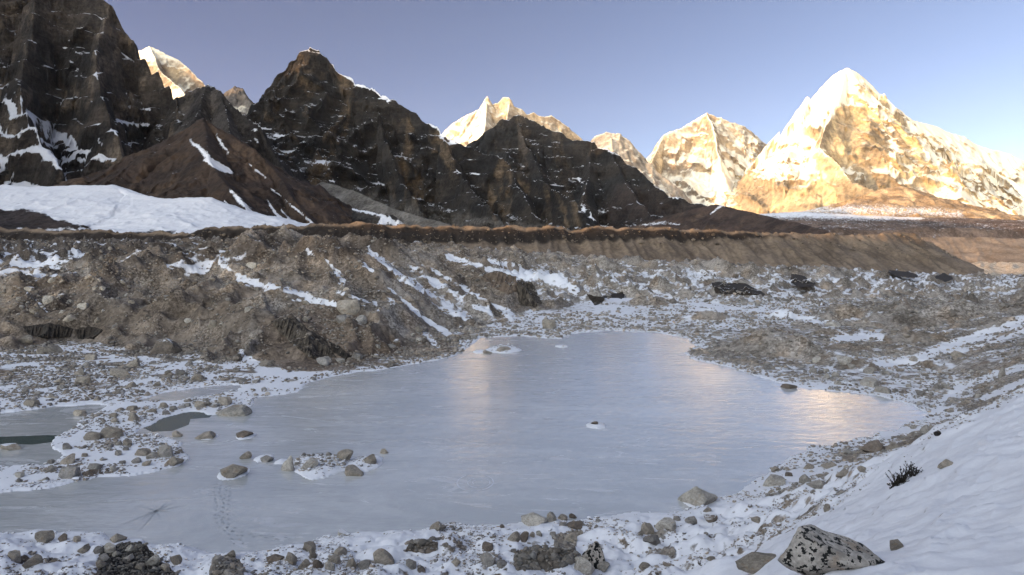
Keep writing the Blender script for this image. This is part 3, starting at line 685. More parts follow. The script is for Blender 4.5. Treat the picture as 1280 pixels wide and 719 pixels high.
    s -= 0.22 * zone(c, [(-300, 345), (200, 350), (620, 320), (600, 420), (330, 470), (200, 425), (-300, 430)], 10)
    s += 0.9 * sstep(-0.1, 0.25, fbm(X / 7, Y / 5, 4, seed=61) + 0.12) * zone(c, [(-300, 440), (120, 428), (300, 450), (380, 480), (320, 520), (230, 600), (-300, 640)], 8)
    s += 1.0 * sstep(0.0, 0.15, fbm(X / 22, Y / 30, 4, seed=62) + 0.02) * zone(c, [(-300, 318), (10, 312), (200, 320), (300, 332), (280, 345), (120, 352), (-300, 365)], 6)
    s += 0.6 * sstep(0.02, 0.2, fbm(X / 22, Y / 60, 4, seed=63)) * zone(c, [(-300, 300), (300, 302), (420, 330), (-300, 330)], 6)
    w = px + 5 * fbm(X / 5, Y / 5, 3, seed=64); v = py + 3 * fbm(X / 4, Y / 4, 3, seed=65)
    for ln, k in (([(272, 328, 2), (300, 348, 7), (330, 358, 7), (370, 366, 6), (420, 382, 5)], 1.0), ([(385, 312, 3), (415, 332, 5), (430, 355, 7)], .9), ([(420, 365, 5), (470, 380, 3)], .7),
                  ([(462, 312, 5), (500, 345, 7), (545, 375, 8), (580, 395, 9)], 1.0), ([(455, 330, 3), (480, 355, 4), (520, 390, 5), (560, 418, 4)], .95), ([(510, 330, 4), (560, 365, 8), (612, 390, 8)], .9),
                  ([(530, 330, 3), (600, 372, 5), (640, 395, 5)], .8), ([(560, 320, 5), (640, 345, 5), (700, 350, 6)], .75), ([(610, 325, 3), (680, 345, 6), (720, 362, 6)], .75),
                  ([(475, 365, 3), (530, 415, 4), (545, 432, 5)], .7), ([(400, 400, 2), (445, 445, 5)], .8), ([(360, 375, 2), (470, 384, 2), (500, 405, 2)], .8),
                  ([(300, 440, 6), (330, 465, 6), (390, 470, 5)], .9), ([(860, 380, 4), (960, 388, 5), (1040, 405, 4)], .6), ([(1040, 425, 4), (1100, 420, 5)], .9),
                  ([(1290, 400, 6), (1230, 418, 6), (1140, 450, 5), (1100, 455, 4)], .95), ([(1290, 412, 3), (1200, 440, 3)], .7), ([(1290, 455, 4), (1215, 478, 4), (1170, 505, 4)], .75), ([(1290, 475, 4), (1230, 497, 4)], .8),
                  ([(1200, 515, 3), (1160, 530, 6), (1090, 552, 6)], .9), ([(30, 360, 3), (60, 390, 3)], .5), ([(860, 434, 3), (905, 420, 5)], .7)):
        s += k * 1.6 * np.exp(-(linedist(w, v, ln) * 1.25) ** 2)
    s += 1.0 * near
    fg = sstep(62, 50, Y) * (1 - near)
    patch = fbm(X / 2.6, Y / 2.2, 4, seed=66)
    s += fg * (1.05 - 0.9 * sstep(0.10, 0.32, patch))
    for pl in ([(128, 682), (180, 678), (200, 700), (225, 720), (120, 720)], [(268, 698), (298, 698), (304, 719), (262, 719)], [(510, 677), (548, 677), (545, 690), (508, 690)], [(645, 690), (690, 683), (722, 700), (690, 712), (645, 712)], [(690, 668), (722, 664), (718, 700), (700, 695)]):
        s -= 2.0 * zone(c, pl, 3)
    shore = sstep(5.0, 0.5, -sd) * (sd < 0)
    s += 0.75 * shore * (0.6 + 1.2 * fbm(X / 5, Y / 5, 3, seed=68)) * sstep(200, 130, Y)
    s = np.where(sd > -0.1, 0.9, s)
    s = s - 0.35 * sstep(600, 750, Y)
    s -= cut * 2.5
    s -= 0.8 * zone(c, [(330, 410), (360, 385), (430, 392), (470, 430), (440, 455), (360, 462)], 8)
    V = np.stack([X, Y, Z], -1).reshape(-1, 3)
    return Z, sd, s, tone, V
GZ, GSD, GSNOW, GTONE, GV = build_ground()
m_ground = terrain_mat("moraine_debris", 1 / 9, 1 / 0.8, 0.22, snow_noise=0.85, snow_scale=1 / 2.2, contrast=1.0, slope_k=2.7, edge=0.16, pebble=2.6)
ground = mk_mesh("ground", GV, grid_faces(len(LYR), len(u_all)), m_ground, attrs={"tone": GTONE.reshape(-1, 3), "snow": GSNOW.reshape(-1)})
tag(ground, "hummocky glacier rubble and snow banks surrounding the frozen lake", kind="structure")

def gsample(arr, X, Y):
    U = X / Y; l = np.log(Y)
    c = np.interp(U, u_all, np.arange(len(u_all))); r = np.interp(l, LYR, np.arange(len(LYR)))
    c0 = np.clip(c.astype(int), 0, len(u_all) - 2); r0 = np.clip(r.astype(int), 0, len(LYR) - 2)
    fc = c - c0; fr = r - r0
    if arr.ndim == 3: fc = fc[..., None]; fr = fr[..., None]
    return (arr[r0, c0] * (1 - fc) + arr[r0, c0 + 1] * fc) * (1 - fr) + (arr[r0 + 1, c0] * (1 - fc) + arr[r0 + 1, c0 + 1] * fc) * fr
def pick(px, py):
    """first point of the ground or ice that the photograph shows at this pixel"""
    ci = int(np.interp((px - CX) / FP, u_all, np.arange(len(u_all))))
    z = np.maximum(GZ[:, ci], 0.02); y = GY[:, ci]
    pj = HY - (z - CAMZ) / y * FP
    k = np.argmax(pj <= py)
    Y = y[k]
    return (px - CX) / FP * Y, Y, float(z[k])

# ------------------------------------------------------------------ lateral moraine wall behind the glacier
mor = [(pts3([(-500, 276, 700), (-200, 280, 680), (0, 284, 660), (120, 287, 650), (235, 290, 640), (262, 284, 640), (340, 281, 640), (410, 280, 640), (450, 278, 645), (520, 281, 650), (640, 283, 660), (760, 283, 670), (830, 285, 680), (905, 287, 690), (960, 291, 700), (1010, 291, 715), (1080, 293, 735), (1135, 290, 760), (1165, 305, 790), (1195, 326, 820), (1215, 345, 850)]), 0.62, 0.5, 60)]
mor2 = [(pts3([(1100, 300, 1500), (1150, 296, 1500), (1230, 296, 1450), (1330, 300, 1400), (1500, 296, 1400)]), 0.30, 0.22, 200)]
def moraine(name, px0, px1, Y0, Y1, ridges, tone_fn, label, rows, seed, gul, smin, step=1.6):
    nc = int((px1 - px0) / step)
    u = (np.linspace(px0, px1, nc) - CX) / FP; y = np.linspace(Y0, Y1, rows)
    Y, U = np.meshgrid(y, u, indexing='ij'); X = U * Y
    H, S, D = ridge_field(X + 3 * fbm(X / 25, Y / 25, 4, seed=seed), Y + 5 * fbm(X / 30 + 3, Y / 30, 4, seed=seed + 1), ridges)
    H = H + (ridged(S / 16, D / 120 + S / 60, 4, seed=seed + 2) - 0.6) * gul * sstep(2, 22, D) + fbm(X / 6, Y / 6, 4, seed=seed + 3) * 1.0 + fbm(S / 22, D / 40, 3, seed=seed + 5) * 3.2 + (ridged(X / 26, Y / 14, 4, seed=seed + 6) - .5) * 2.6 * sstep(24, 0, D) + 2.2 * fbm(S / 70, 0 * S, 3, seed=8)
    H = np.maximum(H, -40)
    px, py = proj(X, Y, H)
    c = dict(X=X, Y=Y, Z=H, px=px, py=py, S=S, D=D)
    o = mk_mesh(name, np.stack([X, Y, H], -1).reshape(-1, 3), grid_faces(rows, nc), m_mor, attrs={"tone": tone_fn(c).reshape(-1, 3), "snow": (smin + 0.5 * np.exp(-(D / 2.5) ** 2) * (fbm(X / 20, Y / 20, 3, seed=3) > 0.05)).reshape(-1)})
    tag(o, label, kind="structure")
m_mor = terrain_mat("moraine_scree", 1 / 30, 1 / 3.5, 0.7, snow_noise=0.5, snow_scale=1 / 8, contrast=0.6, slope_k=0.4, edge=0.07)
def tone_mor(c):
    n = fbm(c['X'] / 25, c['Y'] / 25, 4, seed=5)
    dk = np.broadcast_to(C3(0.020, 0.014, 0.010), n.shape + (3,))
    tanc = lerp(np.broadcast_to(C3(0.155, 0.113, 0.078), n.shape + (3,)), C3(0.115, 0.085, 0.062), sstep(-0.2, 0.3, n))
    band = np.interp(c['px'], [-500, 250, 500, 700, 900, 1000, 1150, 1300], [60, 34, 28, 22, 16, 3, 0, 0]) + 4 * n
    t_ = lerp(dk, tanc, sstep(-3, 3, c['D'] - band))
    return lerp(t_, C3(0.20, 0.145, 0.10), sstep(6, 2, c['D'] + 3 * n) * 0.8)  # paler tone along the crest stands in for grazing sunlight
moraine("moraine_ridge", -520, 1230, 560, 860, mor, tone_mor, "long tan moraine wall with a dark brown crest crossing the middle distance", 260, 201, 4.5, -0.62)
moraine("moraine_ridge", 1060, 1560, 900, 1700, mor2, tn((0.165, 0.13, 0.10), (0.19, 0.15, 0.117), (0.22, 0.175, 0.135), 90, 6), "smooth distant tan slope at the right edge beyond the moraine wall", 140, 211, 2.5, -0.7)

# ------------------------------------------------------------------ ice and open water
def ice_mat():
    t = NT("lake_ice")
    o = t.tc.outputs["Object"]
    big = t.noise(0.035, 5, 0.6, 0.8, vec=o)
    st = t.noise(1.0, 6, 0.65, 1.2, vec=t.mapping((0.05, 0.16, 1), rot=(0, 0, R(-12))))
    fine = t.noise(0.9, 5, 0.65, 0.4, vec=o)
    f = t.math('ADD', t.math('MULTIPLY', st, 0.9), t.math('MULTIPLY', fine, 0.45))
    f = t.ss(t.math('ADD', f, t.math('MULTIPLY', big, 0.4)), 0.72, 1.12)
    base = t.mix(f, (0.42, 0.425, 0.415, 1), (0.55, 0.545, 0.53, 1))
    frost = t.ss(t.noise(1.0, 7, 0.7, 1.5, vec=t.mapping((0.10, 0.30, 1), rot=(0, 0, R(8)))), 0.54, 0.66)
    base = t.mix(t.math('MULTIPLY', frost, 0.5), base, (0.62, 0.62, 0.64, 1))
    t.l(base, t.b.inputs["Base Color"])
    t.l(t.ss(t.math('ADD', frost, fine), 0.3, 1.5, 0.16, 0.36), t.b.inputs["Roughness"])
    t.b.inputs["IOR"].default_value = 1.45
    t.b.inputs["Coat Weight"].default_value = 0.9; t.b.inputs["Coat Roughness"].default_value = 0.15; t.b.inputs["Coat IOR"].default_value = 1.6
    wv = t.noise(1.0, 4, 0.6, 0.3, vec=t.mapping((0.35, 1.0, 1), rot=(0, 0, R(5))))
    nb = t.bump(t.math('ADD', fine, t.math('MULTIPLY', frost, 0.5)), 0.03, 0.35)
    nb = t.bump(wv, 0.09, 0.6, prev=nb)
    t.l(nb, t.b.inputs["Normal"]); t.l(nb, t.b.inputs["Coat Normal"])
    return t.m
m_ice = ice_mat()
def water_mat():
    t = NT("open_water")
    t.b.inputs["Base Color"].default_value = (0.048, 0.068, 0.056, 1)
    t.b.inputs["Roughness"].default_value = 0.22
    t.l(t.bump(t.noise(1.2, 3), 0.02, 0.3), t.b.inputs["Normal"])
    return t.m
m_water = water_mat()
def sheet(name, z, mat, poly, label):
    bm = bmesh.new(); vs = [bm.verts.new((x, y, z)) for x, y in poly]; bm.faces.new(vs)
    if bm.faces: bmesh.ops.recalc_face_normals(bm, faces=bm.faces)
    me = bpy.data.meshes.new(name); bm.to_mesh(me); bm.free(); me.materials.append(mat)
    if me.polygons[0].normal.z < 0: me.flip_normals()
    o = bpy.data.objects.new(name, me); COL.objects.link(o)
    return tag(o, label, kind="structure")
sheet("lake_ice", 0.0, m_ice, [(-160, 30), (130, 30), (150, 170), (-160, 170)], "smooth frozen lake ice, pale blue grey with frost streaks and golden reflections")
WP1 = flat([(-200, 546), (8, 546), (60, 544), (88, 545), (72, 552), (40, 556), (8, 555), (-200, 557)])
WP2 = flat([(176, 534), (205, 520), (238, 515), (268, 516), (262, 522), (238, 524), (236, 531), (215, 539), (190, 540)])
sheet("open_water", 0.008, m_water, WP1, "narrow dark strip of open water in the left pond ice")
sheet("open_water", 0.008, m_water, WP2, "dark open water in the inlet between the stony spits")

# ------------------------------------------------------------------ rocks
def ico(sub):
    bm = bmesh.new(); bmesh.ops.create_icosphere(bm, subdivisions=sub, radius=1.0)
    v = np.array([x.co[:] for x in bm.verts]); f = np.array([[x.index for x in q.verts] for q in bm.faces]); bm.free()
    return v, f
ICO = {k: ico(k) for k in (1, 2, 3, 4)}
def rock_shape(sub, seed, cuts=9, rough=0.05, block=0.0):
    """an irregular stone: a ball chopped by random planes, then roughened; about 1 unit half-size"""
    r = np.random.RandomState(seed); v, f = ICO[sub]; v = v.copy()
    for i in range(cuts):
        n = r.normal(size=3); n /= np.linalg.norm(n)
        if block and i < 6: n = np.eye(3)[i % 3] * (1 if i < 3 else -1) + r.normal(size=3) * block; n /= np.linalg.norm(n)
        h = r.uniform(0.45, 0.85)
        d = v @ n; m = d > h
        v[m] -= np.outer((d[m] - h) * 0.93, n)
    if rough:
        a = v * 1.7 + r.uniform(0, 50, 3)
        nn = fbm(a[:, 0] + a[:, 2] * .7, a[:, 1] - a[:, 2] * .6, 4, 0.6, seed=seed)
        v *= (1 + rough * 2.4 * nn)[:, None]
    v -= (v.max(0) + v.min(0)) / 2; v /= np.abs(v).max(0)
    return v, f

def stone_mat(name, snowy=False, lichen=0.0, hue=None, ls=1.0):
    t = NT(name)
    oi = t.n("ShaderNodeObjectInfo")
    vec = t.n("ShaderNodeVectorMath", operation='ADD'); t.l(t.tc.outputs["Object"], vec.inputs[0])
    cv = t.n("ShaderNodeCombineXYZ"); r = t.math('MULTIPLY', oi.outputs["Random"], 40.0)
    for i in range(3): t.l(r, cv.inputs[i])
    t.l(cv.outputs[0], vec.inputs[1]); vec = vec.outputs[0]
    n1 = t.noise(1.5, 5, 0.65, vec=vec); n2 = t.noise(7, 5, 0.7, vec=vec)
    f = t.ss(t.math('ADD', n1, n2), 0.7, 1.35, 0.55, 1.35)
    rnd = t.ss(oi.outputs["Random"], 0, 1, 0.8, 1.2)
    f = t.math('MULTIPLY', f, rnd)
    cmb = t.n("ShaderNodeCombineColor"); t.l(f, cmb.inputs[0]); t.l(f, cmb.inputs[1]); t.l(t.math('MULTIPLY', f, 0.99), cmb.inputs[2])
    col = t.mix(1.0, hue, cmb.outputs[0], 'MULTIPLY')
    stain = t.ss(t.noise(2.2, 4, 0.6, vec=vec), 0.56, 0.68)
    col = t.mix(t.math('MULTIPLY', stain, 0.45), col, (0.25, 0.16, 0.09, 1))
    if lichen:
        lv = t.math('ADD', t.noise(3.0 * ls, 3, 0.5, vec=vec), t.math('MULTIPLY', t.noise(11 * ls, 3, 0.6, vec=vec), 0.35))
        col = t.mix(t.ss(lv, 0.735 - lichen * 0.1, 0.765 - lichen * 0.1), col, (0.012, 0.012, 0.011, 1))
    geo = t.n("ShaderNodeNewGeometry"); sep = t.n("ShaderNodeSeparateXYZ"); t.l(geo.outputs["Normal"], sep.inputs[0])
    if snowy:
        sn = t.math('ADD', sep.outputs[2], t.math('MULTIPLY', t.math('SUBTRACT', n2, 0.5), 0.7))
        col = t.mix(t.ss(sn, 0.80, 0.90), col, (0.66, 0.655, 0.68, 1))
    t.l(col, t.b.inputs["Base Color"]); t.b.inputs["Roughness"].default_value = 0.88
    t.b.inputs["Specular IOR Level"].default_value = 0.25
    t.l(t.bump(t.math('ADD', n2, n1), 0.10, 0.9), t.b.inputs["Normal"])
    return t.m
HUES = {'pale': (0.37, 0.335, 0.29, 1), 'grey': (0.25, 0.228, 0.205, 1), 'tan': (0.30, 0.258, 0.21, 1), 'brown': (0.155, 0.125, 0.10, 1), 'dark': (0.035, 0.03, 0.026, 1)}
STM = {}
for k, h in HUES.items():
    STM[k, False] = stone_mat("stone_" + k, False, 0.0, h); STM[k, True] = stone_mat("snowy_stone_" + k, True, 0.0, h)
STM['lichen', False] = stone_mat("lichen_stone", False, 0.55, (0.42, 0.37, 0.32, 1)); STM['lichen', True] = STM['lichen', False]
m_speck = stone_mat("speckled_stone", False, 0.16, (0.40, 0.36, 0.315, 1), 2.3)

SHAPES = {}
def shape_mesh(kind, var, tone, snowy):
    key = (kind, var, tone, snowy)
    if key in SHAPES: return SHAPES[key]
    sd = {'round': 100, 'block': 200, 'flat': 300, 'wedge': 400, 'tall': 500}[kind] + var
    v, f = rock_shape(3, sd, cuts=11 if kind == 'round' else 18, rough=0.045 if kind == 'round' else 0.05, block=0.35 if kind in ('block', 'flat') else 0)
    if kind == 'wedge': v[:, 0] *= 1 - 0.55 * np.clip(v[:, 2], 0, 1); v[:, 0] += 0.25 * v[:, 2]
    if kind == 'tall': v[:, :2] *= (1 - 0.35 * np.clip(v[:, 2], 0, 1))[:, None]
    me = bpy.data.meshes.new("boulder"); me.from_pydata(v.tolist(), [], f.tolist()); me.materials.append(STM[tone, snowy])
    me.polygons.foreach_set("use_smooth", np.full(len(f), False, dtype=bool))
    SHAPES[key] = me; return me
rb = random.Random(7)
BOXES = []
def boulder(px, py, w, h, kind, tone, label, snowy=False, group=None, rot=None):
    x, y, z = pick(px, py)
    hw = w / 2 / FP * y; hh = h / FP * y
    y2 = y + hw * 0.45; x2 = x * y2 / y
    o = bpy.data.objects.new("boulder", shape_mesh(kind, rb.randrange(5), tone, snowy)); COL.objects.link(o)
    vis = hh * 0.80
    sz = vis * 0.80
    o.scale = (hw * 1.04, hw * 0.85, sz)
    o.location = (x2, y2, z + sz * 0.24)
    o.rotation_euler = (rb.uniform(-.12, .12), rb.uniform(-.12, .12), rb.uniform(-.3, .3) if rot is None else rot)
    tag(o, label, "boulder", group)
    BOXES.append((px, py - h / 2, w, h, label))
    return o

NAMED = [
 (873, 632, 47, 27, 'wedge', 'pale', "largest pale boulder, frozen in at the edge of the near right shore"),
 (292, 596, 33, 14, 'flat', 'tan', "low tan boulder on the ice at the head of the footprint trail"),
 (360, 589, 17, 21, 'tall', 'pale', "upright egg shaped boulder at the left end of the island rubble pile"),
 (388, 586, 22, 15, 'round', 'pale', "round pale boulder at the front middle of the island rubble pile"),
 (443, 595, 27, 12, 'flat', 'tan', "flat angular slab on the ice right of the island rubble pile"),
 (431, 575, 20, 13, 'block', 'tan', "blocky tan boulder closing the right end of the island pile"),
 (463, 579, 20, 11, 'wedge', 'tan', "low lumpy stone in the snow right of the island pile"),
 (480, 567, 11, 6, 'round', 'tan', "smallest stone of the island, farthest right and behind"),
 (333, 578, 17, 8, 'flat', 'grey', "flat grey stone on bare ice left of the upright egg boulder"),
 (308, 574, 15, 10, 'round', 'tan', "small round tan stone behind the low boulder at the footprints"),
 (305, 546, 22, 7, 'flat', 'brown', "flat brown rock ringed by a lens of snow alone on the ice"),
 (259, 548, 23, 9, 'wedge', 'tan', "low tan rock on the ice off the mouth of the dark inlet"),
 (222, 547, 13, 9, 'round', 'tan', "round tan stone at the end of the snow bar by the dark inlet"),
 (218, 583, 21, 13, 'wedge', 'tan', "tan wedge boulder on the ice at the tip of the lower left spit"),
 (208, 572, 19, 17, 'block', 'grey', "tall grey boulder behind the tan wedge at the lower left spit's tip"),
 (297, 520, 41, 16, 'wedge', 'pale', "long humped boulder at the tip of the upper left spit"),
 (281, 507, 17, 11, 'round', 'tan', "round tan boulder just behind the long humped boulder"),
 (166, 527, 14, 14, 'block', 'tan', "boxy tan boulder where the dark inlet meets the upper spit"),
 (141, 547, 27, 12, 'block', 'tan', "wide tan block in the middle of the lower left spit"),
 (117, 550, 20, 10, 'block', 'tan', "smaller tan block left of the wide block on the spit"),
 (88, 599, 22, 17, 'block', 'grey', "big squarish grey boulder on the lower left spit's lake side"),
 (112, 596, 17, 9, 'flat', 'brown', "brown slab right of the squarish grey boulder on the spit"),
 (119, 588, 15, 9, 'block', 'grey', "grey block behind the brown slab on the lower left spit"),
 (87, 580, 18, 14, 'wedge', 'tan', "tan boulder beside the right bank of the lower left pond"),
 (178, 570, 20, 10, 'block', 'tan', "tan block between the wide spit block and the tall grey boulder"),
 (190, 574, 16, 8, 'flat', 'pale', "pale flat stone in front of the tall grey boulder's left side"),
 (16, 562, 26, 9, 'flat', 'tan', "snow dusted slab jutting from the left edge into the pond", True),
 (743, 531, 9, 4, 'flat', 'brown', "tiny brown stone in a snow lens at the middle of the lake"),
 (629, 439, 19, 5, 'flat', 'tan', "flat tan rock on a snow bar near the far shore of the ice"),
 (609, 442, 12, 4, 'flat', 'tan', "thin slab just left of the flat rock on the far snow bar"),
 # foreground shore, left to right
 (17, 700, 17, 13, 'block', 'tan', "tan boulder at the bottom left edge of the near snow bank"),
 (42, 712, 22, 14, 'round', 'tan', "rounded brownish boulder at the bottom left corner"),
 (56, 678, 23, 14, 'round', 'tan', "big rounded tan boulder on the crest of the left snow bank"),
 (79, 677, 13, 11, 'tall', 'brown', "brown stone capped with snow, right of the big rounded crest boulder", True),
 (96, 678, 11, 8, 'block', 'tan', "small angular stone behind the rubble strip leading to the black soil"),
 (105, 691, 16, 10, 'wedge', 'tan', "tan wedge at the front of the strip leading to the black soil"),
 (124, 692, 12, 8, 'block', 'grey', "grey block touching the left rim of the black soil patch"),
 (147, 678, 20, 12, 'wedge', 'tan', "largest stone atop the upper rim of the black soil patch"),
 (138, 690, 15, 10, 'block', 'pale', "pale block on the left part of the black soil patch"),
 (162, 690, 10, 9, 'round', 'pale', "small pale stone high in the centre of the black soil"),
 (146, 697, 12, 8, 'wedge', 'pale', "small wedge below the pale block on the black soil"),
 (132, 701, 14, 8, 'flat', 'grey', "flat grey stone low on the left of the black soil"),
 (161, 703, 13, 7, 'wedge', 'grey', "dull grey stone low in the centre of the black soil"),
 (193, 707, 18, 14, 'round', 'pale', "pale round boulder half sunk in the right of the black soil"),
 (206, 713, 12, 9, 'block', 'tan', "tan stone below the half sunk pale boulder in the soil"),
 (220, 706, 14, 12, 'round', 'tan', "rounded tan boulder in snow beside the black soil's right tip"),
 (127, 709, 13, 10, 'round', 'tan', "round stone at the black soil patch's bottom left corner"),
 (175, 713, 13, 7, 'block', 'tan', "tan block at the black soil's lower edge"),
 (289, 699, 15, 11, 'round', 'tan', "round tan boulder perched above a dark gravel heap at the bottom"),
 (344, 703, 22, 8, 'flat', 'brown', "brown flat slab leading the row of stones at the bottom edge"),
 (363, 706, 16, 14, 'block', 'tan', "block just right of the brown flat slab at the bottom"),
 (386, 690, 18, 14, 'block', 'tan', "tan block on the shoulder of the snow hump above the stone row"),
 (391, 700, 9, 11, 'tall', 'tan', "small upright stone between the hump block and the stone row"),
 (381, 711, 16, 12, 'round', 'tan', "rounded stone in the bottom row, below the hump block"),
 (398, 711, 14, 12, 'round', 'brown', "darker rounded stone next right in the bottom row"),
 (412, 712, 14, 8, 'round', 'pale', "low pale stone in the bottom row before the tan block"),
 (426, 694, 17, 8, 'flat', 'tan', "flat tan stone sticking from the snow hump's front"),
 (417, 704, 17, 10, 'block', 'tan', "block under the flat stone on the snow hump's front"),
 (439, 710, 14, 14, 'wedge', 'tan', "tan wedge at the bottom, left of the wide smooth boulder"),
 (456, 712, 15, 10, 'block', 'grey', "grey block at the bottom, touching the wide smooth boulder's left"),
 (480, 704, 27, 19, 'round', 'tan', "wide smooth tan boulder at the bottom, left of centre"),
 (514, 711, 13, 10, 'block', 'grey', "grey block at the bottom just right of the wide smooth boulder"),
 (429, 670, 15, 8, 'flat', 'pale', "snow capped stone on the crest where the shore meets the ice, left of centre", True),
 (548, 663, 20, 13, 'wedge', 'tan', "angular boulder at the water's edge below the frost rings", True),
 (557, 686, 8, 6, 'round', 'tan', "small round stone right of the dark gravel oval"),
 (628, 661, 6, 5, 'round', 'brown', "single small brown stone on the white shore rim, centre"),
 (668, 657, 33, 14, 'flat', 'pale', "long flat pale slab on the shore rim, centre"),
 (689, 653, 13, 15, 'tall', 'pale', "upright stone at the right end of the long flat slab"),
 (703, 651, 13, 8, 'block', 'tan', "tan block right of the upright stone on the rim"),
 (716, 649, 10, 6, 'round', 'brown', "brown stone at the back of the rim cluster, farthest right"),
 (704, 658, 10, 6, 'flat', 'grey', "flat grey stone in front of the rim cluster"),
 (717, 661, 21, 7, 'flat', 'brown', "brown flat slab in the snow below the rim cluster"),
 (725, 669, 8, 7, 'round', 'tan', "small tan stone just under the brown flat slab"),
 (643, 677, 17, 13, 'wedge', 'tan', "tan boulder topping the left dark heap below the long slab"),
 (656, 676, 11, 12, 'block', 'brown', "brown block leaning on the tan boulder below the long slab"),
 (665, 673, 7, 7, 'round', 'tan', "small round stone on the right side of the leaning brown block"),
 (674, 671, 8, 6, 'round', 'pale', "small pale stone between the brown block and the flat slab"),
 (691, 670, 8, 6, 'block', 'grey', "small grey block in open snow below the upright stone"),
 (610, 689, 14, 9, 'block', 'brown', "brown block in snow above the round ball boulder, centre bottom"),
 (610, 710, 21, 16, 'round', 'grey', "round ball shaped grey boulder at the bottom centre"),
 (570, 711, 15, 10, 'wedge', 'tan', "tan wedge at the bottom left of the ball shaped boulder"),
 (628, 712, 14, 8, 'flat', 'grey', "low grey stone at the bottom touching the ball shaped boulder"),
 (714, 677, 17, 11, 'wedge', 'tan', "tan wedge above the lichen spotted tall boulder's left side"),
 (741, 709, 30, 37, 'tall', 'lichen', "tall pale pointed boulder mottled with dark lichen at the bottom, right of centre"),
 (729, 713, 28, 14, 'round', 'pale', "smooth pale boulder lying against the front of the tall pointed boulder"),
 (754, 713, 16, 9, 'block', 'pale', "pale block at the right foot of the tall pointed boulder"),
 (809, 668, 17, 18, 'tall', 'tan', "tan fin shaped boulder standing in the snow near the lone pair"),
 (832, 665, 25, 12, 'block', 'pale', "wide pale block paired with the tan fin shaped boulder"),
 (814, 679, 21, 8, 'flat', 'grey', "smooth grey flat stone in front of the fin shaped boulder"),
 (801, 669, 7, 6, 'round', 'tan', "little stone at the left foot of the fin shaped boulder"),
 (864, 654, 15, 9, 'wedge', 'grey', "grey wedge half buried below the largest frozen in boulder"),
 (846, 653, 9, 7, 'block', 'grey', "small grey stone left of the half buried wedge"),
 (806, 712, 15, 6, 'flat', 'tan', "flat tan stone at the very bottom, right of the tall pointed boulder"),
 (888, 652, 17, 9, 'block', 'brown', "dark snowy stone right of the half buried grey wedge", True),
 (884, 641, 11, 6, 'round', 'tan', "small tan stone under the right foot of the largest frozen in boulder"),
 (948, 654, 16, 6, 'flat', 'tan', "thin tan slab alone in the snow apron below the shore"),
 (888, 702, 11, 6, 'flat', 'tan', "faint tan stone low in the snow at the bottom, left of the brown slab"),
 (968, 608, 28, 15, 'block', 'pale', "pale block at the notch where ice meets the right shore"),
 (986, 596, 9, 6, 'block', 'brown', "small brown stone at the upper right of the notch block"),
 (1006, 604, 14, 11, 'wedge', 'pale', "pale wedge between the notch block and the long rounded stone"),
 (1022, 612, 27, 11, 'flat', 'pale', "long rounded pale stone partly drifted over on the right apron"),
 (1011, 587, 12, 8, 'block', 'tan', "tan stone near the little bay at the right shore"),
 (1037, 585, 18, 7, 'wedge', 'tan', "low wedge above the long rounded stone on the right apron"),
 (1055, 597, 19, 9, 'wedge', 'tan', "tan boulder at the right end of the apron's stone band"),
 (1080, 590, 13, 7, 'flat', 'tan', "small slab right of the stone band, toward the smooth bank"),
 (1035, 640, 10, 9, 'flat', 'tan', "small tan stone alone on the lower smooth snow bank"),
 (1092, 566, 31, 17, 'wedge', 'brown', "dark brown humped boulder on the shore right of the golden reflection"),
 (1117, 562, 16, 10, 'block', 'tan', "tan block touching the dark humped boulder's right side"),
 (1173, 547, 9, 7, 'round', 'dark', "small black stone at the brow of the snow bank"),
 (1184, 585, 19, 10, 'wedge', 'tan', "tan wedge alone high on the smooth snow bank"),
 (1119, 688, 23, 13, 'wedge', 'tan', "brownish stone behind the right end of the black speckled boulder"),
 (949, 712, 52, 17, 'flat', 'tan', "wide brown slab at the bottom, left of the black speckled boulder"),
 (1158, 541, 15, 11, 'wedge', 'pale', "pale wedge among the shore rubble under the bank's brow"),
 (1188, 517, 8, 7, 'round', 'tan', "small orange brown stone above the bank's brow, right edge of the rubble"),
 # right hand rubble
 (1055, 455, 18, 11, 'block', 'pale', "pale block near the top of the rubble heap right of the lake"),
 (1087, 468, 14, 9, 'block', 'pale', "pale stone right of and below the heap's top block"),
 (1044, 472, 11, 8, 'round', 'pale', "round pale stone in the middle of the right heap's face"),
 (1016, 466, 10, 9, 'block', 'grey', "grey stone on the left part of the right heap's face"),
 (1091, 484, 27, 12, 'flat', 'pale', "long pale slab at the foot of the rubble heap right of the lake"),
 (1103, 492, 19, 10, 'block', 'pale', "pale block just below the long slab at the heap's foot"),
 (1143, 455, 11, 9, 'round', 'pale', "round pale stone in the gap right of the heap by the snow stripe"),
 (1201, 447, 19, 9, 'flat', 'tan', "orange tan slab on the right slope between two snow stripes"),
 (1252, 473, 8, 16, 'tall', 'pale', "narrow upright pale stone near the right edge of the slope"),
 (986, 486, 17, 7, 'flat', 'brown', "dark slab at the waterline under the right heap"),
 (1040, 408, 20, 8, 'flat', 'pale', "pale slab in the snowy hollow behind the right heap"),
 (686, 411, 17, 14, 'block', 'tan', "squared tan boulder behind the far shore of the lake"),
 # left mound
 (436, 392, 28, 19, 'block', 'tan', "big block on the ridge above the striped ice cliff"),
 (428, 404, 15, 12, 'round', 'grey', "grey rounded stone below left of the big ridge block"),
 (451, 405, 15, 12, 'round', 'grey', "grey rounded stone below right of the big ridge block"),
 (523, 414, 13, 8, 'wedge', 'tan', "tan wedge on the bare slope left of the snow stripes' foot"),
 (331, 458, 15, 9, 'round', 'tan', "round tan stone at the left foot of the striped ice cliff"),
 (382, 402, 9, 9, 'round', 'tan', "small stone at the top rim of the striped ice cliff"),
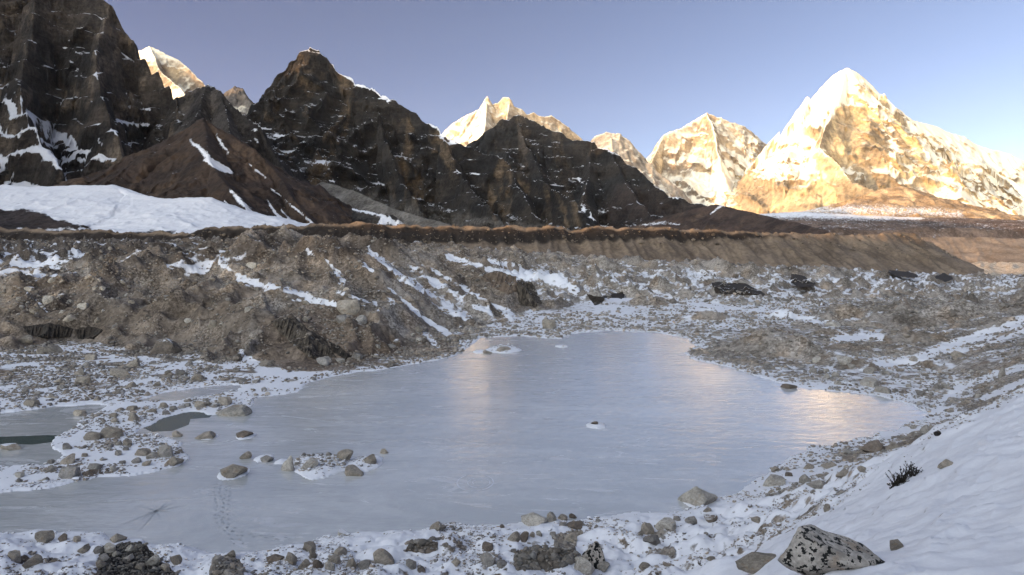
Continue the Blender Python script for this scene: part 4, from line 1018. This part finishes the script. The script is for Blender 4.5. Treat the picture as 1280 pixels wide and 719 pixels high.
 (446, 449, 15, 9, 'block', 'grey', "grey block at the lower right corner of the striped ice cliff"),
 (405, 457, 18, 12, 'round', 'grey', "dark grey rounded boulder below the striped ice cliff"),
 (206, 442, 41, 21, 'round', 'brown', "large dark brown boulder with snow on top, at the foot of the left slope", True),
 (60, 442, 29, 11, 'flat', 'tan', "long low tan boulder near the left dark hollow"),
 (168, 459, 15, 13, 'wedge', 'tan', "tan wedge left of and below the large dark brown boulder"),
 (153, 471, 29, 12, 'flat', 'tan', "broad tan slab in the snow below the large dark brown boulder"),
 (114, 451, 13, 9, 'block', 'tan', "tan block between the long low boulder and the tan wedge"),
 (247, 476, 17, 10, 'block', 'tan', "tan block in the snow by the small upper left pond"),
 (86, 409, 16, 9, 'wedge', 'tan', "bright tan boulder above the left dark hollow"),
 (122, 405, 11, 8, 'wedge', 'tan', "smaller tan boulder to the right of the bright tan one"),
 (61, 380, 13, 12, 'block', 'pale', "pale block in the stone field at the left slope's top"),
 (104, 387, 12, 9, 'block', 'pale', "pale angular stone right of the stone field's block"),
 (316, 336, 14, 9, 'block', 'pale', "pale block high on the mound near the crest snow stripe"),
 (311, 392, 12, 8, 'flat', 'pale', "pale slab midway down the mound, left of the ice cliff"),
 (266, 412, 13, 11, 'block', 'tan', "tan block in the middle of the left bare slope"),
 (34, 430, 20, 13, 'round', 'tan', "rounded tan boulder at the left mouth of the dark hollow"),
 (100, 520, 14, 8, 'block', 'tan', "tan block on the right rim of the upper left pond"),
 (40, 508, 16, 9, 'block', 'tan', "tan block on the snowy rim behind the left pond"),
 (105, 480, 18, 10, 'block', 'tan', "tan block in the rubble band between snow strips, far left shore"),
 (100, 469, 14, 9, 'wedge', 'tan', "tan wedge behind the rubble band, far left shore"),
]
for e in NAMED: boulder(*e[:7], snowy=(len(e) > 7))

# the black speckled boulder at the bottom right
def speckled():
    x, y, z = pick(1046, 713)
    v, f = rock_shape(4, 917, cuts=6, rough=0.05)
    out = []
    w = 131 / 2 / FP * y; h = 41 / FP * y
    r = v.copy()
    # skyline: apex left of centre, long ridge falling right
    t = (r[:, 0] + 1) / 2
    top = np.interp(t, [0, .08, .22, .34, .55, .75, .92, 1], [.15, .55, 1.0, .90, .66, .50, .36, .12])
    zz = np.where(r[:, 2] > 0, r[:, 2] * top, r[:, 2] * 0.5)
    yy = r[:, 1] * (0.6 + 0.25 * (1 - np.clip(zz, 0, 1)))
    n = fbm(r[:, 0] * 3 + zz * 2, yy * 3 - zz * 2, 4, seed=8)
    V = np.stack([r[:, 0] * w * (1 + .05 * n), yy * w * 0.7 + 0 * n, zz * h * 1.12 + 0.05 * n], 1)
    o = mk_mesh("boulder", V, f, m_speck, smooth=False)
    o.location = (x, y + w * 0.42, z + 0.02)
    tag(o, "large white boulder speckled with black lichen at the bottom right corner", "boulder")
    BOXES.append((1046, 690, 130, 50, o["label"]))
speckled()

# ------------------------------------------------------------------ unnamed boulders: the rest of the 300 that show largest
ZONES = [  # poly, how many, size range px, tones, phrase
 ([(12, 352), (160, 345), (170, 392), (12, 395)], 15, (7, 12), 'pale tan pale', "stone field atop the left slope"),
 ([(60, 440), (310, 440), (330, 480), (150, 500), (12, 505), (12, 455)], 18, (8, 15), 'tan grey tan', "snowy flat at the left slope's foot"),
 ([(70, 560), (180, 555), (200, 582), (60, 604), (12, 606), (12, 590)], 18, (8, 15), 'tan grey pale', "lower left spit"),
 ([(130, 515), (280, 495), (300, 505), (190, 522), (140, 530)], 14, (8, 13), 'tan tan grey', "upper left spit"),
 ([(440, 445), (520, 420), (640, 398), (700, 402), (690, 418), (590, 424), (520, 450), (400, 466)], 16, (7, 14), 'pale grey grey', "far left shoreline below the mound"),
 ([(480, 345), (520, 370), (560, 400), (520, 400), (470, 380)], 0, (5, 8), 'tan grey', "slope"),
 ([(990, 455), (1120, 440), (1160, 480), (1150, 510), (1040, 486)], 12, (7, 12), 'pale grey pale', "face of the right heap"),
 ([(1130, 500), (1190, 480), (1240, 490), (1170, 540), (1100, 558)], 12, (7, 13), 'tan pale grey', "rubble under the bank's brow"),
 ([(960, 590), (1080, 570), (1100, 590), (1040, 615), (930, 640)], 14, (6, 12), 'tan pale tan', "right apron"),
 ([(370, 570), (430, 566), (432, 584), (372, 584)], 24, (5, 9), 'grey pale tan', "island rubble pile"),
 ([(640, 690), (722, 686), (720, 710), (642, 712)], 14, (5, 10), 'tan grey tan', "dark heap at the bottom centre"),
 ([(220, 400), (330, 360), (420, 350), (330, 440), (240, 432)], 5, (6, 10), 'tan grey pale', "bare face of the left mound"),
]
def side(ax, ay, bx, by):
    dx, dy = ax - bx, ay - by
    hz = "left of" if dx < 0 else "right of"
    vt = "above" if dy < 0 else "below"
    if abs(dx) > 2.2 * abs(dy): return hz
    if abs(dy) > 2.2 * abs(dx): return vt
    return vt + " and " + hz
HOOK = {b[4]: b for b in BOXES}
SHORT = {  # how a landmark is called in another stone's label
}
def inpoly(px, py, poly): return polydist(np.array([px]), np.array([py]), poly)[0] > 0
rz = random.Random(5)
used = set(); auto = []
marks = [(873, 620, "largest frozen in boulder"), (292, 590, "footprint boulder"), (360, 580, "egg shaped island boulder"), (388, 580, "round island boulder"), (443, 590, "angular island slab"), (297, 512, "long humped boulder"),
         (88, 592, "squarish grey spit boulder"), (141, 542, "wide tan spit block"), (208, 565, "tall grey spit boulder"), (206, 432, "large dark brown boulder"), (153, 466, "broad tan slab"), (60, 437, "long low tan boulder"), (436, 384, "big ridge block"), (34, 425, "boulder at the dark hollow"),
         (61, 374, "pale block of the stone field"), (104, 383, "stone field's angular stone"), (247, 472, "block by the small pond"), (105, 476, "block in the rubble band"), (40, 504, "block behind the left pond"), (1055, 450, "right heap's top block"), (1091, 480, "heap's long pale slab"), (1143, 450, "round stone by the snow stripe"),
         (1092, 558, "dark humped boulder"), (1158, 536, "pale wedge under the brow"), (968, 601, "notch block"), (1022, 607, "long rounded apron stone"), (1055, 592, "tan apron boulder"), (686, 404, "squared far shore boulder"), (405, 451, "stone below the ice cliff"), (446, 445, "block at the ice cliff's corner"),
         (610, 702, "ball shaped boulder"), (729, 706, "smooth pale bottom boulder"), (643, 671, "tan boulder of the left dark heap"), (266, 407, "tan block of the bare slope"), (311, 388, "pale slab of the mound"), (166, 520, "boxy inlet boulder"), (281, 502, "round boulder behind the humped one"), (523, 410, "wedge of the bare slope"), (1201, 443, "orange tan slab"), (16, 558, "slab in the pond")]
for poly, n, (s0, s1), tones, phrase in ZONES:
    xs = [p[0] for p in poly]; ys = [p[1] for p in poly]; tones = tones.split(); k = 0; tries = 0
    while k < n and tries < 900:
        tries += 1
        px, py = rz.uniform(min(xs), max(xs)), rz.uniform(min(ys), max(ys))
        if not inpoly(px, py, poly): continue
        w = s0 + (s1 - s0) * rz.random() ** 2; h = w * rz.uniform(0.5, 0.8)
        if any(abs(px - b[0]) < (w + b[2]) * 0.45 and abs(py - h / 2 - b[1]) < (h + b[3]) * 0.45 for b in BOXES): continue
        gx, gy, gz = pick(px, py)
        if gz < 0.05: continue
        kind = rz.choice(['block', 'wedge', 'round', 'flat', 'block']); tone = rz.choice(tones)
        cands = sorted(marks, key=lambda m: (m[0] - px) ** 2 + (m[1] - py) ** 2)
        for far_ in range(12):
            m = cands[far_ % 6]
            size = "small" if w < s0 + (s1 - s0) * 0.22 else "middling" if w < s0 + (s1 - s0) * 0.55 else "larger"
            shp = {'block': 'blocky', 'wedge': 'wedge', 'round': 'rounded', 'flat': 'flat'}[kind]
            lab = "%s %s %s stone, %s the %s" % (size, shp, tone, side(px, py - h / 2, m[0], m[1]), m[2])
            if far_ >= 6: lab = "%s %s %s stone on the %s, %s the %s" % (size, shp, tone, phrase, side(px, py - h / 2, m[0], m[1]), m[2])
            if lab not in used and len(lab.split()) <= 16: break
        else: continue
        used.add(lab)
        boulder(px, py, w, h, kind, tone, lab, snowy=rz.random() < 0.25, group="boulders of the " + phrase)
        k += 1

# ------------------------------------------------------------------ rubble: countless small stones
def rubble(name, n, smin, smax, power, seed, dens_fn, sub, label, mat, ymin=30, ymax=560, nvar=24):
    r = np.random.RandomState(seed)
    U = r.uniform(-0.85, 0.85, n * 4); py = r.uniform(304, 790, n * 4)
    Y = FP * CAMZ / (py - HY) * 1.0; Y = np.clip(Y, ymin, ymax)
    Y = np.where(r.rand(n * 4) < 0.35, np.exp(r.uniform(math.log(85), math.log(ymax), n * 4)), Y)
    X = U * Y
    Z = gsample(GZ, X, Y); sd = gsample(GSD, X, Y)
    px, py = proj(X, Y, Z)
    keep = (Z > 0.03) & (r.rand(n * 4) < dens_fn(X, Y, Z, px, py, sd))
    idx = np.nonzero(keep)[0][:n]
    X, Y, Z, px, py, sd = [a[idx] for a in (X, Y, Z, px, py, sd)]
    m = len(X)
    size = smin * r.rand(m) ** (-power); size = np.minimum(size, smax * r.uniform(0.5, 1, m))      # in units of apparent size
    sz = size * Y / FP / 2
    sz = np.minimum(sz, 1.1)
    for pl in ([(268, 696), (300, 696), (304, 719), (262, 719)], [(505, 674), (552, 674), (550, 691), (505, 691)], [(640, 688), (725, 684), (722, 712), (640, 716)]): sz = sz * (1 + 0.9 * zone(dict(px=px, py=py), pl, 3))
    var = [rock_shape(sub, 1000 + k, cuts=5, rough=0.0 if sub == 1 else 0.04) for k in range(nvar)]
    F = var[0][1]; nv = len(var[0][0])
    VV = np.stack([v for v, _ in var])
    vi = r.randint(0, nvar, m)
    base = VV[vi]                                   # m, nv, 3
    a = r.uniform(0, 2 * np.pi, m); ca, sa = np.cos(a), np.sin(a)
    sc3 = np.stack([r.uniform(.8, 1.25, m), r.uniform(.7, 1.0, m), r.uniform(.45, .85, m)], 1) * sz[:, None]
    b = base * sc3[:, None, :]
    tl = r.uniform(-.5, .5, m)
    by = b[:, :, 1] * np.cos(tl)[:, None] - b[:, :, 2] * np.sin(tl)[:, None]; bz = b[:, :, 1] * np.sin(tl)[:, None] + b[:, :, 2] * np.cos(tl)[:, None]
    xx = b[:, :, 0] * ca[:, None] - by * sa[:, None]; yy = b[:, :, 0] * sa[:, None] + by * ca[:, None]
    V = np.stack([xx + X[:, None], yy + Y[:, None], bz + (Z + sz * 0.18)[:, None]], -1).reshape(-1, 3)
    FF = (F[None] + (np.arange(m) * nv)[:, None, None]).reshape(-1, 3)
    tone = gsample(GTONE, X, Y)
    g_ = np.array([0.27, 0.24, 0.205]); tone = np.maximum(tone, 0.02) * 0.45 + g_ * 0.55
    dark = zone(dict(px=px, py=py), [(128, 682), (180, 678), (200, 700), (225, 720), (120, 720)], 3) + zone(dict(px=px, py=py), [(640, 688), (725, 684), (722, 712), (640, 716)], 3) + zone(dict(px=px, py=py), [(508, 676), (552, 676), (550, 690), (508, 692)], 3)
    tone = tone * (1 - 0.25 * np.clip(dark, 0, 1))[:, None]
    tone = tone * (r.uniform(0.55, 1.3, m) * (1 + .25 * (r.rand(m) < .12)))[:, None] * (1 + r.uniform(-.06, .06, (m, 1)) * np.array([1, 0, -1.2]))
    sn = gsample(GSNOW, X, Y) * 0.8 - 0.38 - 0.25 * r.rand(m)
    o = mk_mesh(name, V, FF, mat, smooth=False, attrs={"tone": np.repeat(tone, nv, 0), "snow": np.repeat(sn, nv)})
    return tag(o, label, kind="stuff")
m_rub = terrain_mat("rubble_stone", 1 / 3.0, 1 / 0.35, 0.05, snow_noise=0.35, snow_scale=1 / 0.8, contrast=0.45, slope_k=1.6, edge=0.06)
BARE = [[(190, 395), (230, 360), (262, 372), (250, 400), (215, 415)], [(0, 402), (130, 398), (130, 428), (0, 428)], [(335, 425), (345, 400), (375, 430), (400, 460), (345, 460)], [(460, 395), (490, 385), (520, 420), (480, 430)], [(700, 365), (800, 372), (800, 388), (640, 392), (640, 370)]]
def dens(X, Y, Z, px, py, sd):
    c = dict(px=px, py=py)
    cl = fbm(X / 5.0, Y / 5.0, 4, seed=301); cl2 = fbm(X / 22, Y / 22, 3, seed=302)
    d = 0.55 + 1.3 * cl + 0.7 * cl2
    for b in BARE: d = d - 0.8 * zone(c, b, 5)
    near = sstep(-12, 10, polydist(px, py, NEAR_BANK)) * (Y < 60)
    fg = sstep(62, 52, Y)
    sn = gsample(GSNOW, X, Y)
    d = d - 0.45 * sstep(-0.1, 0.4, sn) * (1 - 0.0 * fg)
    d = d + 0.5 * zone(c, [(-10, 440), (310, 440), (330, 480), (200, 520), (215, 580), (-10, 610)], 6) * (cl > -0.15)
    d = d + 0.6 * ((sd > -6) & (sd < 0)) * sstep(95, 120, Y)
    d = np.where(fg > 0.5, 0.05 + 1.5 * sstep(-0.1, -0.6, sn) + 0.6 * sstep(0.05, 0.3, cl), d)
    d = d + 2.0 * zone(c, [(368, 568), (432, 564), (436, 586), (368, 588)], 2) + 1.2 * zone(c, [(330, 698), (350, 695), (470, 702), (470, 719), (330, 719)], 3) * 0.6
    d = d + 0.8 * zone(c, [(8, 590), (60, 584), (130, 560), (200, 560), (215, 580), (150, 592), (8, 612)], 3) * (cl > -.1)
    d = np.where(sd > 0, np.where(Z > 0.12, d, 0), d)
    return np.clip(d, 0, 1) * (1 - near)
rubble("rubble", 64000, 1.7, 6.5, 0.42, 41, dens, 1, "loose grey and tan rubble littering the glacier mounds and shores", m_rub)
rubble("rubble", 3200, 4.5, 9.0, 0.25, 43, lambda *a: dens(*a) ** 1.5, 2, "fist to knee sized stones strewn among the glacier rubble and shores", m_rub)

def crest_rubble():
    r = np.random.RandomState(77); dg = bpy.context.evaluated_depsgraph_get(); Vs, Fs, T = [], [], []; nb = 0
    var = [rock_shape(1, 1500 + k, cuts=6, rough=0) for k in range(12)]
    mo = bpy.data.objects["moraine_ridge"]; co = np.empty(len(mo.data.vertices) * 3, np.float32); mo.data.vertices.foreach_get("co", co); co = co.reshape(-1, 3)
    px, py = proj(co[:, 0], co[:, 1], co[:, 2])
    best = {}
    sel = np.nonzero((px > -20) & (px < 1200) & (py < np.interp(px, [-100, 1000, 1200], [302, 306, 330])))[0]
    sel = sel[r.randint(0, len(sel), 2600)]
    for i in sel:
        v, f = var[r.randint(12)]; sz = 0.45 * r.rand() ** -0.45 * 0.8; sz = min(sz, 2.4)
        a = r.uniform(0, 6.28); ca, sa = math.cos(a), math.sin(a); q = v * np.array([sz, sz * r.uniform(.7, 1), sz * r.uniform(.5, .9)])
        q = np.stack([q[:, 0] * ca - q[:, 1] * sa, q[:, 0] * sa + q[:, 1] * ca, q[:, 2]], 1) + co[i] + np.array([r.uniform(-.8, .8), r.uniform(-.8, .8), sz * .2])
        Vs.append(q); Fs.append(f + nb); nb += len(v); T.append(np.tile(np.array([0.15, 0.115, 0.085]) * r.uniform(.35, 1.3), (len(v), 1)))
    V = np.concatenate(Vs)
    tag(mk_mesh("rubble", V, np.concatenate(Fs), m_rub, smooth=False, attrs={"tone": np.concatenate(T), "snow": np.full(len(V), -0.75)}), "blocks strewn along the dark crest of the moraine wall", kind="stuff")
crest_rubble()

# ------------------------------------------------------------------ exposed ice faces and dark-painted hollows in the mounds
def face_mat(name, c1, c2, c3, sx, sz):
    t = NT(name)
    v = t.mapping((sx, sx, sz), rot=(0, R(14), 0))
    n = t.noise(1.0, 6, 0.7, 0.6, vec=v); n2 = t.noise(1.3, 4, 0.6)
    col = t.mix(t.ss(n, 0.38, 0.60), c1, c2); col = t.mix(t.math('MULTIPLY', t.ss(n, 0.60, 0.72), t.ss(n2, 0.45, 0.6)), col, c3)
    t.l(col, t.b.inputs["Base Color"]); t.b.inputs["Roughness"].default_value = 0.8; t.b.inputs["Specular IOR Level"].default_value = 0.2
    t.l(t.bump(n, 0.25, 1.0), t.b.inputs["Normal"]); return t.m
m_face = face_mat("dirty_ice", (0.022, 0.017, 0.013, 1), (0.10, 0.080, 0.060, 1), (0.40, 0.36, 0.31, 1), 1.3, 0.10)
m_hole = face_mat("black_ice_hollow_shade", (0.010, 0.008, 0.006, 1), (0.045, 0.034, 0.025, 1), (0.20, 0.17, 0.14, 1), 0.9, 0.12)  # dirty black ice; on hollows the recess dark is put into this colour
m_cfac = face_mat("brown_face", (0.085, 0.062, 0.045, 1), (0.15, 0.11, 0.08, 1), (0.22, 0.17, 0.13, 1), 0.9, 0.12)
def ice_face(poly, mat, label, amp=0.5, seed=0, name="ice_cliff", rec=0.5):
    xs = [p[0] for p in poly]; ys = [p[1] for p in poly]
    st = 0.5
    gx = np.arange(min(xs) - 3, max(xs) + 3, st); gy = np.arange(min(ys) - 3, max(ys) + 3, st)
    PX, PY = np.meshgrid(gx, gy)
    B = np.zeros(PX.shape + (3,))
    for j in range(PX.shape[1]):
        ci = (gx[j] - CX) / FP
        z = gsample(GZ, ci * np.exp(LYR), np.exp(LYR)); y = np.exp(LYR); pj = HY - (np.maximum(z, 0) - CAMZ) / y * FP
        k = (pj[None, :] <= gy[:, None]).argmax(1); k = np.maximum(k, 1)
        p0, p1 = pj[k - 1], pj[k]; f = np.clip((p0 - gy) / np.maximum(p0 - p1, 1e-6), 0, 1)
        Y = y[k - 1] + (y[k] - y[k - 1]) * f; Z = CAMZ + (HY - gy) / FP * Y
        B[:, j] = np.stack([ci * Y, Y, Z], 1)
    # a steep, nearly upright face: average depth, leaning back
    med = np.median(B[..., 1], axis=1)
    d = polydist(PX + 1.6 * fbm(PX / 6, PY / 6, 3, seed=seed), PY + 1.6 * fbm(PX / 6 + 9, PY / 6, 3, seed=seed + 1), poly)
    off = (sstep(-1.0, 1.2, d) * 0.45 - 0.25) * amp + np.clip(d, 0, 3) * 0.0
    fl = ridged(PX / 7.0 + PY / 30, PY / 40, 4, seed=seed + 3) * amp * 0.9 * sstep(0, 4, d)
    Yn = B[..., 1] - off - fl * 0.6
    V = np.stack([B[..., 0] / B[..., 1] * Yn, Yn, B[..., 2] + off * 0.25], -1)
    Fc = grid_faces(*PX.shape); dm = d.reshape(-1)[Fc].max(1)
    sp = (V[..., 1].reshape(-1)[Fc].max(1) - V[..., 1].reshape(-1)[Fc].min(1))
    Fc = Fc[(dm > -1.4)]
    us = np.unique(Fc); mp = np.full(V.reshape(-1, 3).shape[0], -1); mp[us] = np.arange(len(us))
    o = mk_mesh(name, V.reshape(-1, 3)[us], mp[Fc], mat, smooth=True)
    return tag(o, label, kind="structure")
ice_face([(338, 402), (352, 397), (372, 398), (386, 412), (408, 424), (420, 446), (402, 453), (384, 445), (362, 428), (346, 412)], m_face, "fluted dark ice cliff exposed in the left mound above the shore", 1.3, 1)
ice_face([(410, 426), (424, 432), (440, 446), (432, 450), (416, 440)], m_hole, "narrow black cleft at the right foot of the fluted ice cliff", .8, 2, "ice_cave")
ice_face([(28, 408), (60, 404), (92, 410), (88, 422), (60, 424), (36, 420)], m_hole, "left dark hollow under the bare slope", 1.0, 3, "ice_cave")
ice_face([(92, 412), (112, 408), (130, 412), (118, 424), (98, 424)], m_hole, "black hollow beside the left dark hollow", 1.0, 4, "ice_cave")
ice_face([(598, 344), (622, 338), (645, 346), (648, 364), (636, 368), (616, 360)], m_cfac, "brown scarp left of the far ice face", 1.6, 5, "scarp")
ice_face([(646, 350), (664, 352), (670, 362), (678, 380), (668, 384), (650, 382), (646, 366)], m_face, "grey black ice face behind the far end of the lake", 1.6, 6)
ice_face([(732, 367), (746, 370), (757, 371), (752, 380), (744, 382)], m_hole, "small wedge shaped black hollow past the far shore", .8, 7, "ice_cave")
ice_face([(765, 367), (779, 366), (778, 374), (768, 373)], m_hole, "tiny black hollow right of the wedge shaped one", .7, 8, "ice_cave")
ice_face([(891, 354), (928, 354), (956, 369), (930, 370), (894, 367)], m_hole, "wide black ice face with pale ribs in the far rubble", 1.2, 9)
ice_face([(990, 344), (1002, 345), (1017, 355), (1000, 358), (990, 352)], m_hole, "small black ice face right of the wide one", 1.0, 10)
ice_face([(1112, 340), (1134, 341), (1146, 345), (1126, 345)], m_hole, "thin black ice edge in front of the sunlit far glacier", 0.9, 11)
ice_face([(1170, 346), (1181, 343), (1190, 348), (1182, 351)], m_hole, "black ice lump by the sunlit far glacier", 0.9, 12)

# ------------------------------------------------------------------ marks on the ice
def decal(name, polys, z, mat, label):
    bm = bmesh.new()
    for pl in polys:
        if sum(pl[i][0] * pl[(i + 1) % len(pl)][1] - pl[(i + 1) % len(pl)][0] * pl[i][1] for i in range(len(pl))) < 0: pl = pl[::-1]
        bm.faces.new([bm.verts.new((x, y, z)) for x, y in pl])
    me = bpy.data.meshes.new(name); bm.to_mesh(me); bm.free(); me.materials.append(mat)
    o = bpy.data.objects.new(name, me); COL.objects.link(o)
    return tag(o, label, kind="stuff")
def plain(name, c, rough=0.6):
    t = NT(name); n = t.noise(3, 3); t.l(t.mix(n, c, tuple(q * 0.75 for q in c[:3]) + (1,)), t.b.inputs["Base Color"]); t.b.inputs["Roughness"].default_value = rough; return t.m
m_print = plain("pressed_snow", (0.31, 0.32, 0.33, 1)); m_frost = plain("frost", (0.62, 0.63, 0.67, 1), 0.8); m_crack = plain("clear_ice", (0.33, 0.345, 0.36, 1), 0.3)
rp = random.Random(3); prints = []
def trail(pts, step, spread):
    w = flat(pts); k = 0
    for i in range(len(w) - 1):
        (ax, ay), (bx, by) = w[i], w[i + 1]; L = math.hypot(bx - ax, by - ay); n = max(1, int(L / step))
        for j in range(n):
            t_ = j / n; dx, dy = (bx - ax) / L, (by - ay) / L; sgn = 1 if k % 2 else -1; k += 1
            cx = ax + (bx - ax) * t_ - dy * sgn * spread + rp.uniform(-.05, .05); cy = ay + (by - ay) * t_ + dx * sgn * spread + rp.uniform(-.05, .05)
            prints.append([(cx + math.cos(a) * .075 * dy + math.sin(a) * .13 * dx, cy - math.cos(a) * .075 * dx + math.sin(a) * .13 * dy) for a in [q * math.pi / 4 for q in range(8)]])
trail([(276, 600), (270, 614), (275, 630), (271, 645), (277, 658), (292, 670), (300, 684)], 0.38, 0.20)
trail([(286, 600), (284, 620), (281, 640), (282, 656), (304, 668), (340, 672), (372, 675)], 0.42, 0.16)
decal("footprints", prints, 0.012, m_print, "double trail of dark footprints crossing the ice to the near shore")
star = []
sx, sy = flat([(195, 639)])[0]
for k in range(11):
    a = k * 2 * math.pi / 11 + rp.uniform(-.2, .2); L = rp.uniform(1.0, 2.6); wv = rp.uniform(.03, .07)
    star.append([(sx - math.sin(a) * wv, sy + math.cos(a) * wv), (sx + math.cos(a) * L, sy + math.sin(a) * L * 1.6), (sx + math.sin(a) * wv, sy - math.cos(a) * wv)])
decal("ice_crack", star, 0.013, m_crack, "star shaped crack pattern in the ice near the left foreground")
def ring(cx, cy, rx, ry, w, n=40, a0=0, a1=6.283):
    out = []
    for i in range(n):
        a, b = a0 + (a1 - a0) * i / n, a0 + (a1 - a0) * (i + 1) / n
        wi = w * (0.5 + rp.random())
        out.append([(cx + math.cos(a) * rx, cy + math.sin(a) * ry), (cx + math.cos(b) * rx, cy + math.sin(b) * ry), (cx + math.cos(b) * (rx - wi), cy + math.sin(b) * (ry - wi)), (cx + math.cos(a) * (rx - wi), cy + math.sin(a) * (ry - wi))])
    return out
rx_, ry_ = flat([(594, 603)])[0]
decal("frost_rings", ring(rx_, ry_, 1.55, 2.0, .10) + ring(rx_ + .3, ry_ - .1, 0.95, 1.2, .08, 30) + ring(rx_ + .2, ry_, 0.45, .6, .08, 16, 0.5, 4), 0.012, m_frost, "concentric frost rings on the ice in the middle foreground")

# ------------------------------------------------------------------ dwarf shrub on the snow bank
def shrub(px, py, w, h, label):
    x, y, z = pick(px, py); W_ = w / FP * y; Hh = h / FP * y
    root = bpy.data.objects.new("dwarf_shrub", None); COL.objects.link(root); root.location = (x, y, z); tag(root, label, "shrub")
    r = random.Random(9); sv, sfc, lv, lf = [], [], [], []
    for k in range(120):
        t_ = r.random(); bx = (t_ - 0.5) * W_; ground = float(gsample(GZ, np.array([x + bx]), np.array([y]))[0]) - z
        p = Vector((bx, r.uniform(-.3, .3), ground)); d = Vector((r.uniform(-.5, .5), r.uniform(-.5, .3), r.uniform(.5, 1))).normalized(); L = Hh * r.uniform(.15, .8) * (0.5 + 0.8 * math.sin(math.pi * t_))
        for sgm in range(3):
            q = p + d * L / 3; s_ = d.cross(Vector((0, 1, .2))).normalized() * 0.012; u_ = d.cross(s_).normalized() * 0.012
            b = len(sv); sv += [p + s_, p + u_, p - s_, q + s_ * .7, q + u_ * .7, q - s_ * .7]; sfc += [(b, b + 1, b + 4), (b, b + 4, b + 3), (b + 1, b + 2, b + 5), (b + 1, b + 5, b + 4), (b + 2, b, b + 3), (b + 2, b + 3, b + 5)]
            for m_ in range(5):
                c = p.lerp(q, r.random()); a = Vector((r.uniform(-1, 1), r.uniform(-1, 1), r.uniform(-.3, 1))).normalized() * r.uniform(.03, .08); e = a.cross(Vector((r.random(), r.random(), r.random()))).normalized() * .03
                b2 = len(lv); lv += [c - e, c + e, c + a]; lf.append((b2, b2 + 1, b2 + 2))
            p = q; d = (d + Vector((r.uniform(-.5, .5), r.uniform(-.4, .4), r.uniform(-.2, .4)))).normalized()
    mk_mesh("stems", np.array([v[:] for v in sv]), np.array(sfc), plain("shrub_twig", (0.03, 0.018, 0.012, 1), .9), smooth=False, parent=root)
    mk_mesh("leaves", np.array([v[:] for v in lv]), np.array(lf), plain("shrub_leaf", (0.020, 0.018, 0.010, 1), .9), smooth=False, parent=root)
shrub(1130, 604, 36, 21, "dark leafless dwarf shrub poking through the smooth snow bank")

# ------------------------------------------------------------------ thin evening haze
def haze():
    bm = bmesh.new(); bmesh.ops.create_cube(bm, size=1.0)
    me = bpy.data.meshes.new("haze"); bm.to_mesh(me); bm.free()
    m = bpy.data.materials.new("haze_air"); m.use_nodes = True; nt = m.node_tree; nt.nodes.clear()
    out = nt.nodes.new("ShaderNodeOutputMaterial"); v = nt.nodes.new("ShaderNodeVolumePrincipled"); nt.links.new(v.outputs[0], out.inputs["Volume"])
    v.inputs["Color"].default_value = (0.93, 0.94, 1.0, 1); v.inputs["Density"].default_value = HAZE; v.inputs["Anisotropy"].default_value = 0.25
    me.materials.append(m); o = bpy.data.objects.new("haze", me); COL.objects.link(o)
    o.scale = (40000, 26000, 3400); o.location = (0, 4000, -130 + 1700)
    tag(o, "thin evening haze filling the valley air", kind="stuff")
HAZE = 6e-6
haze()
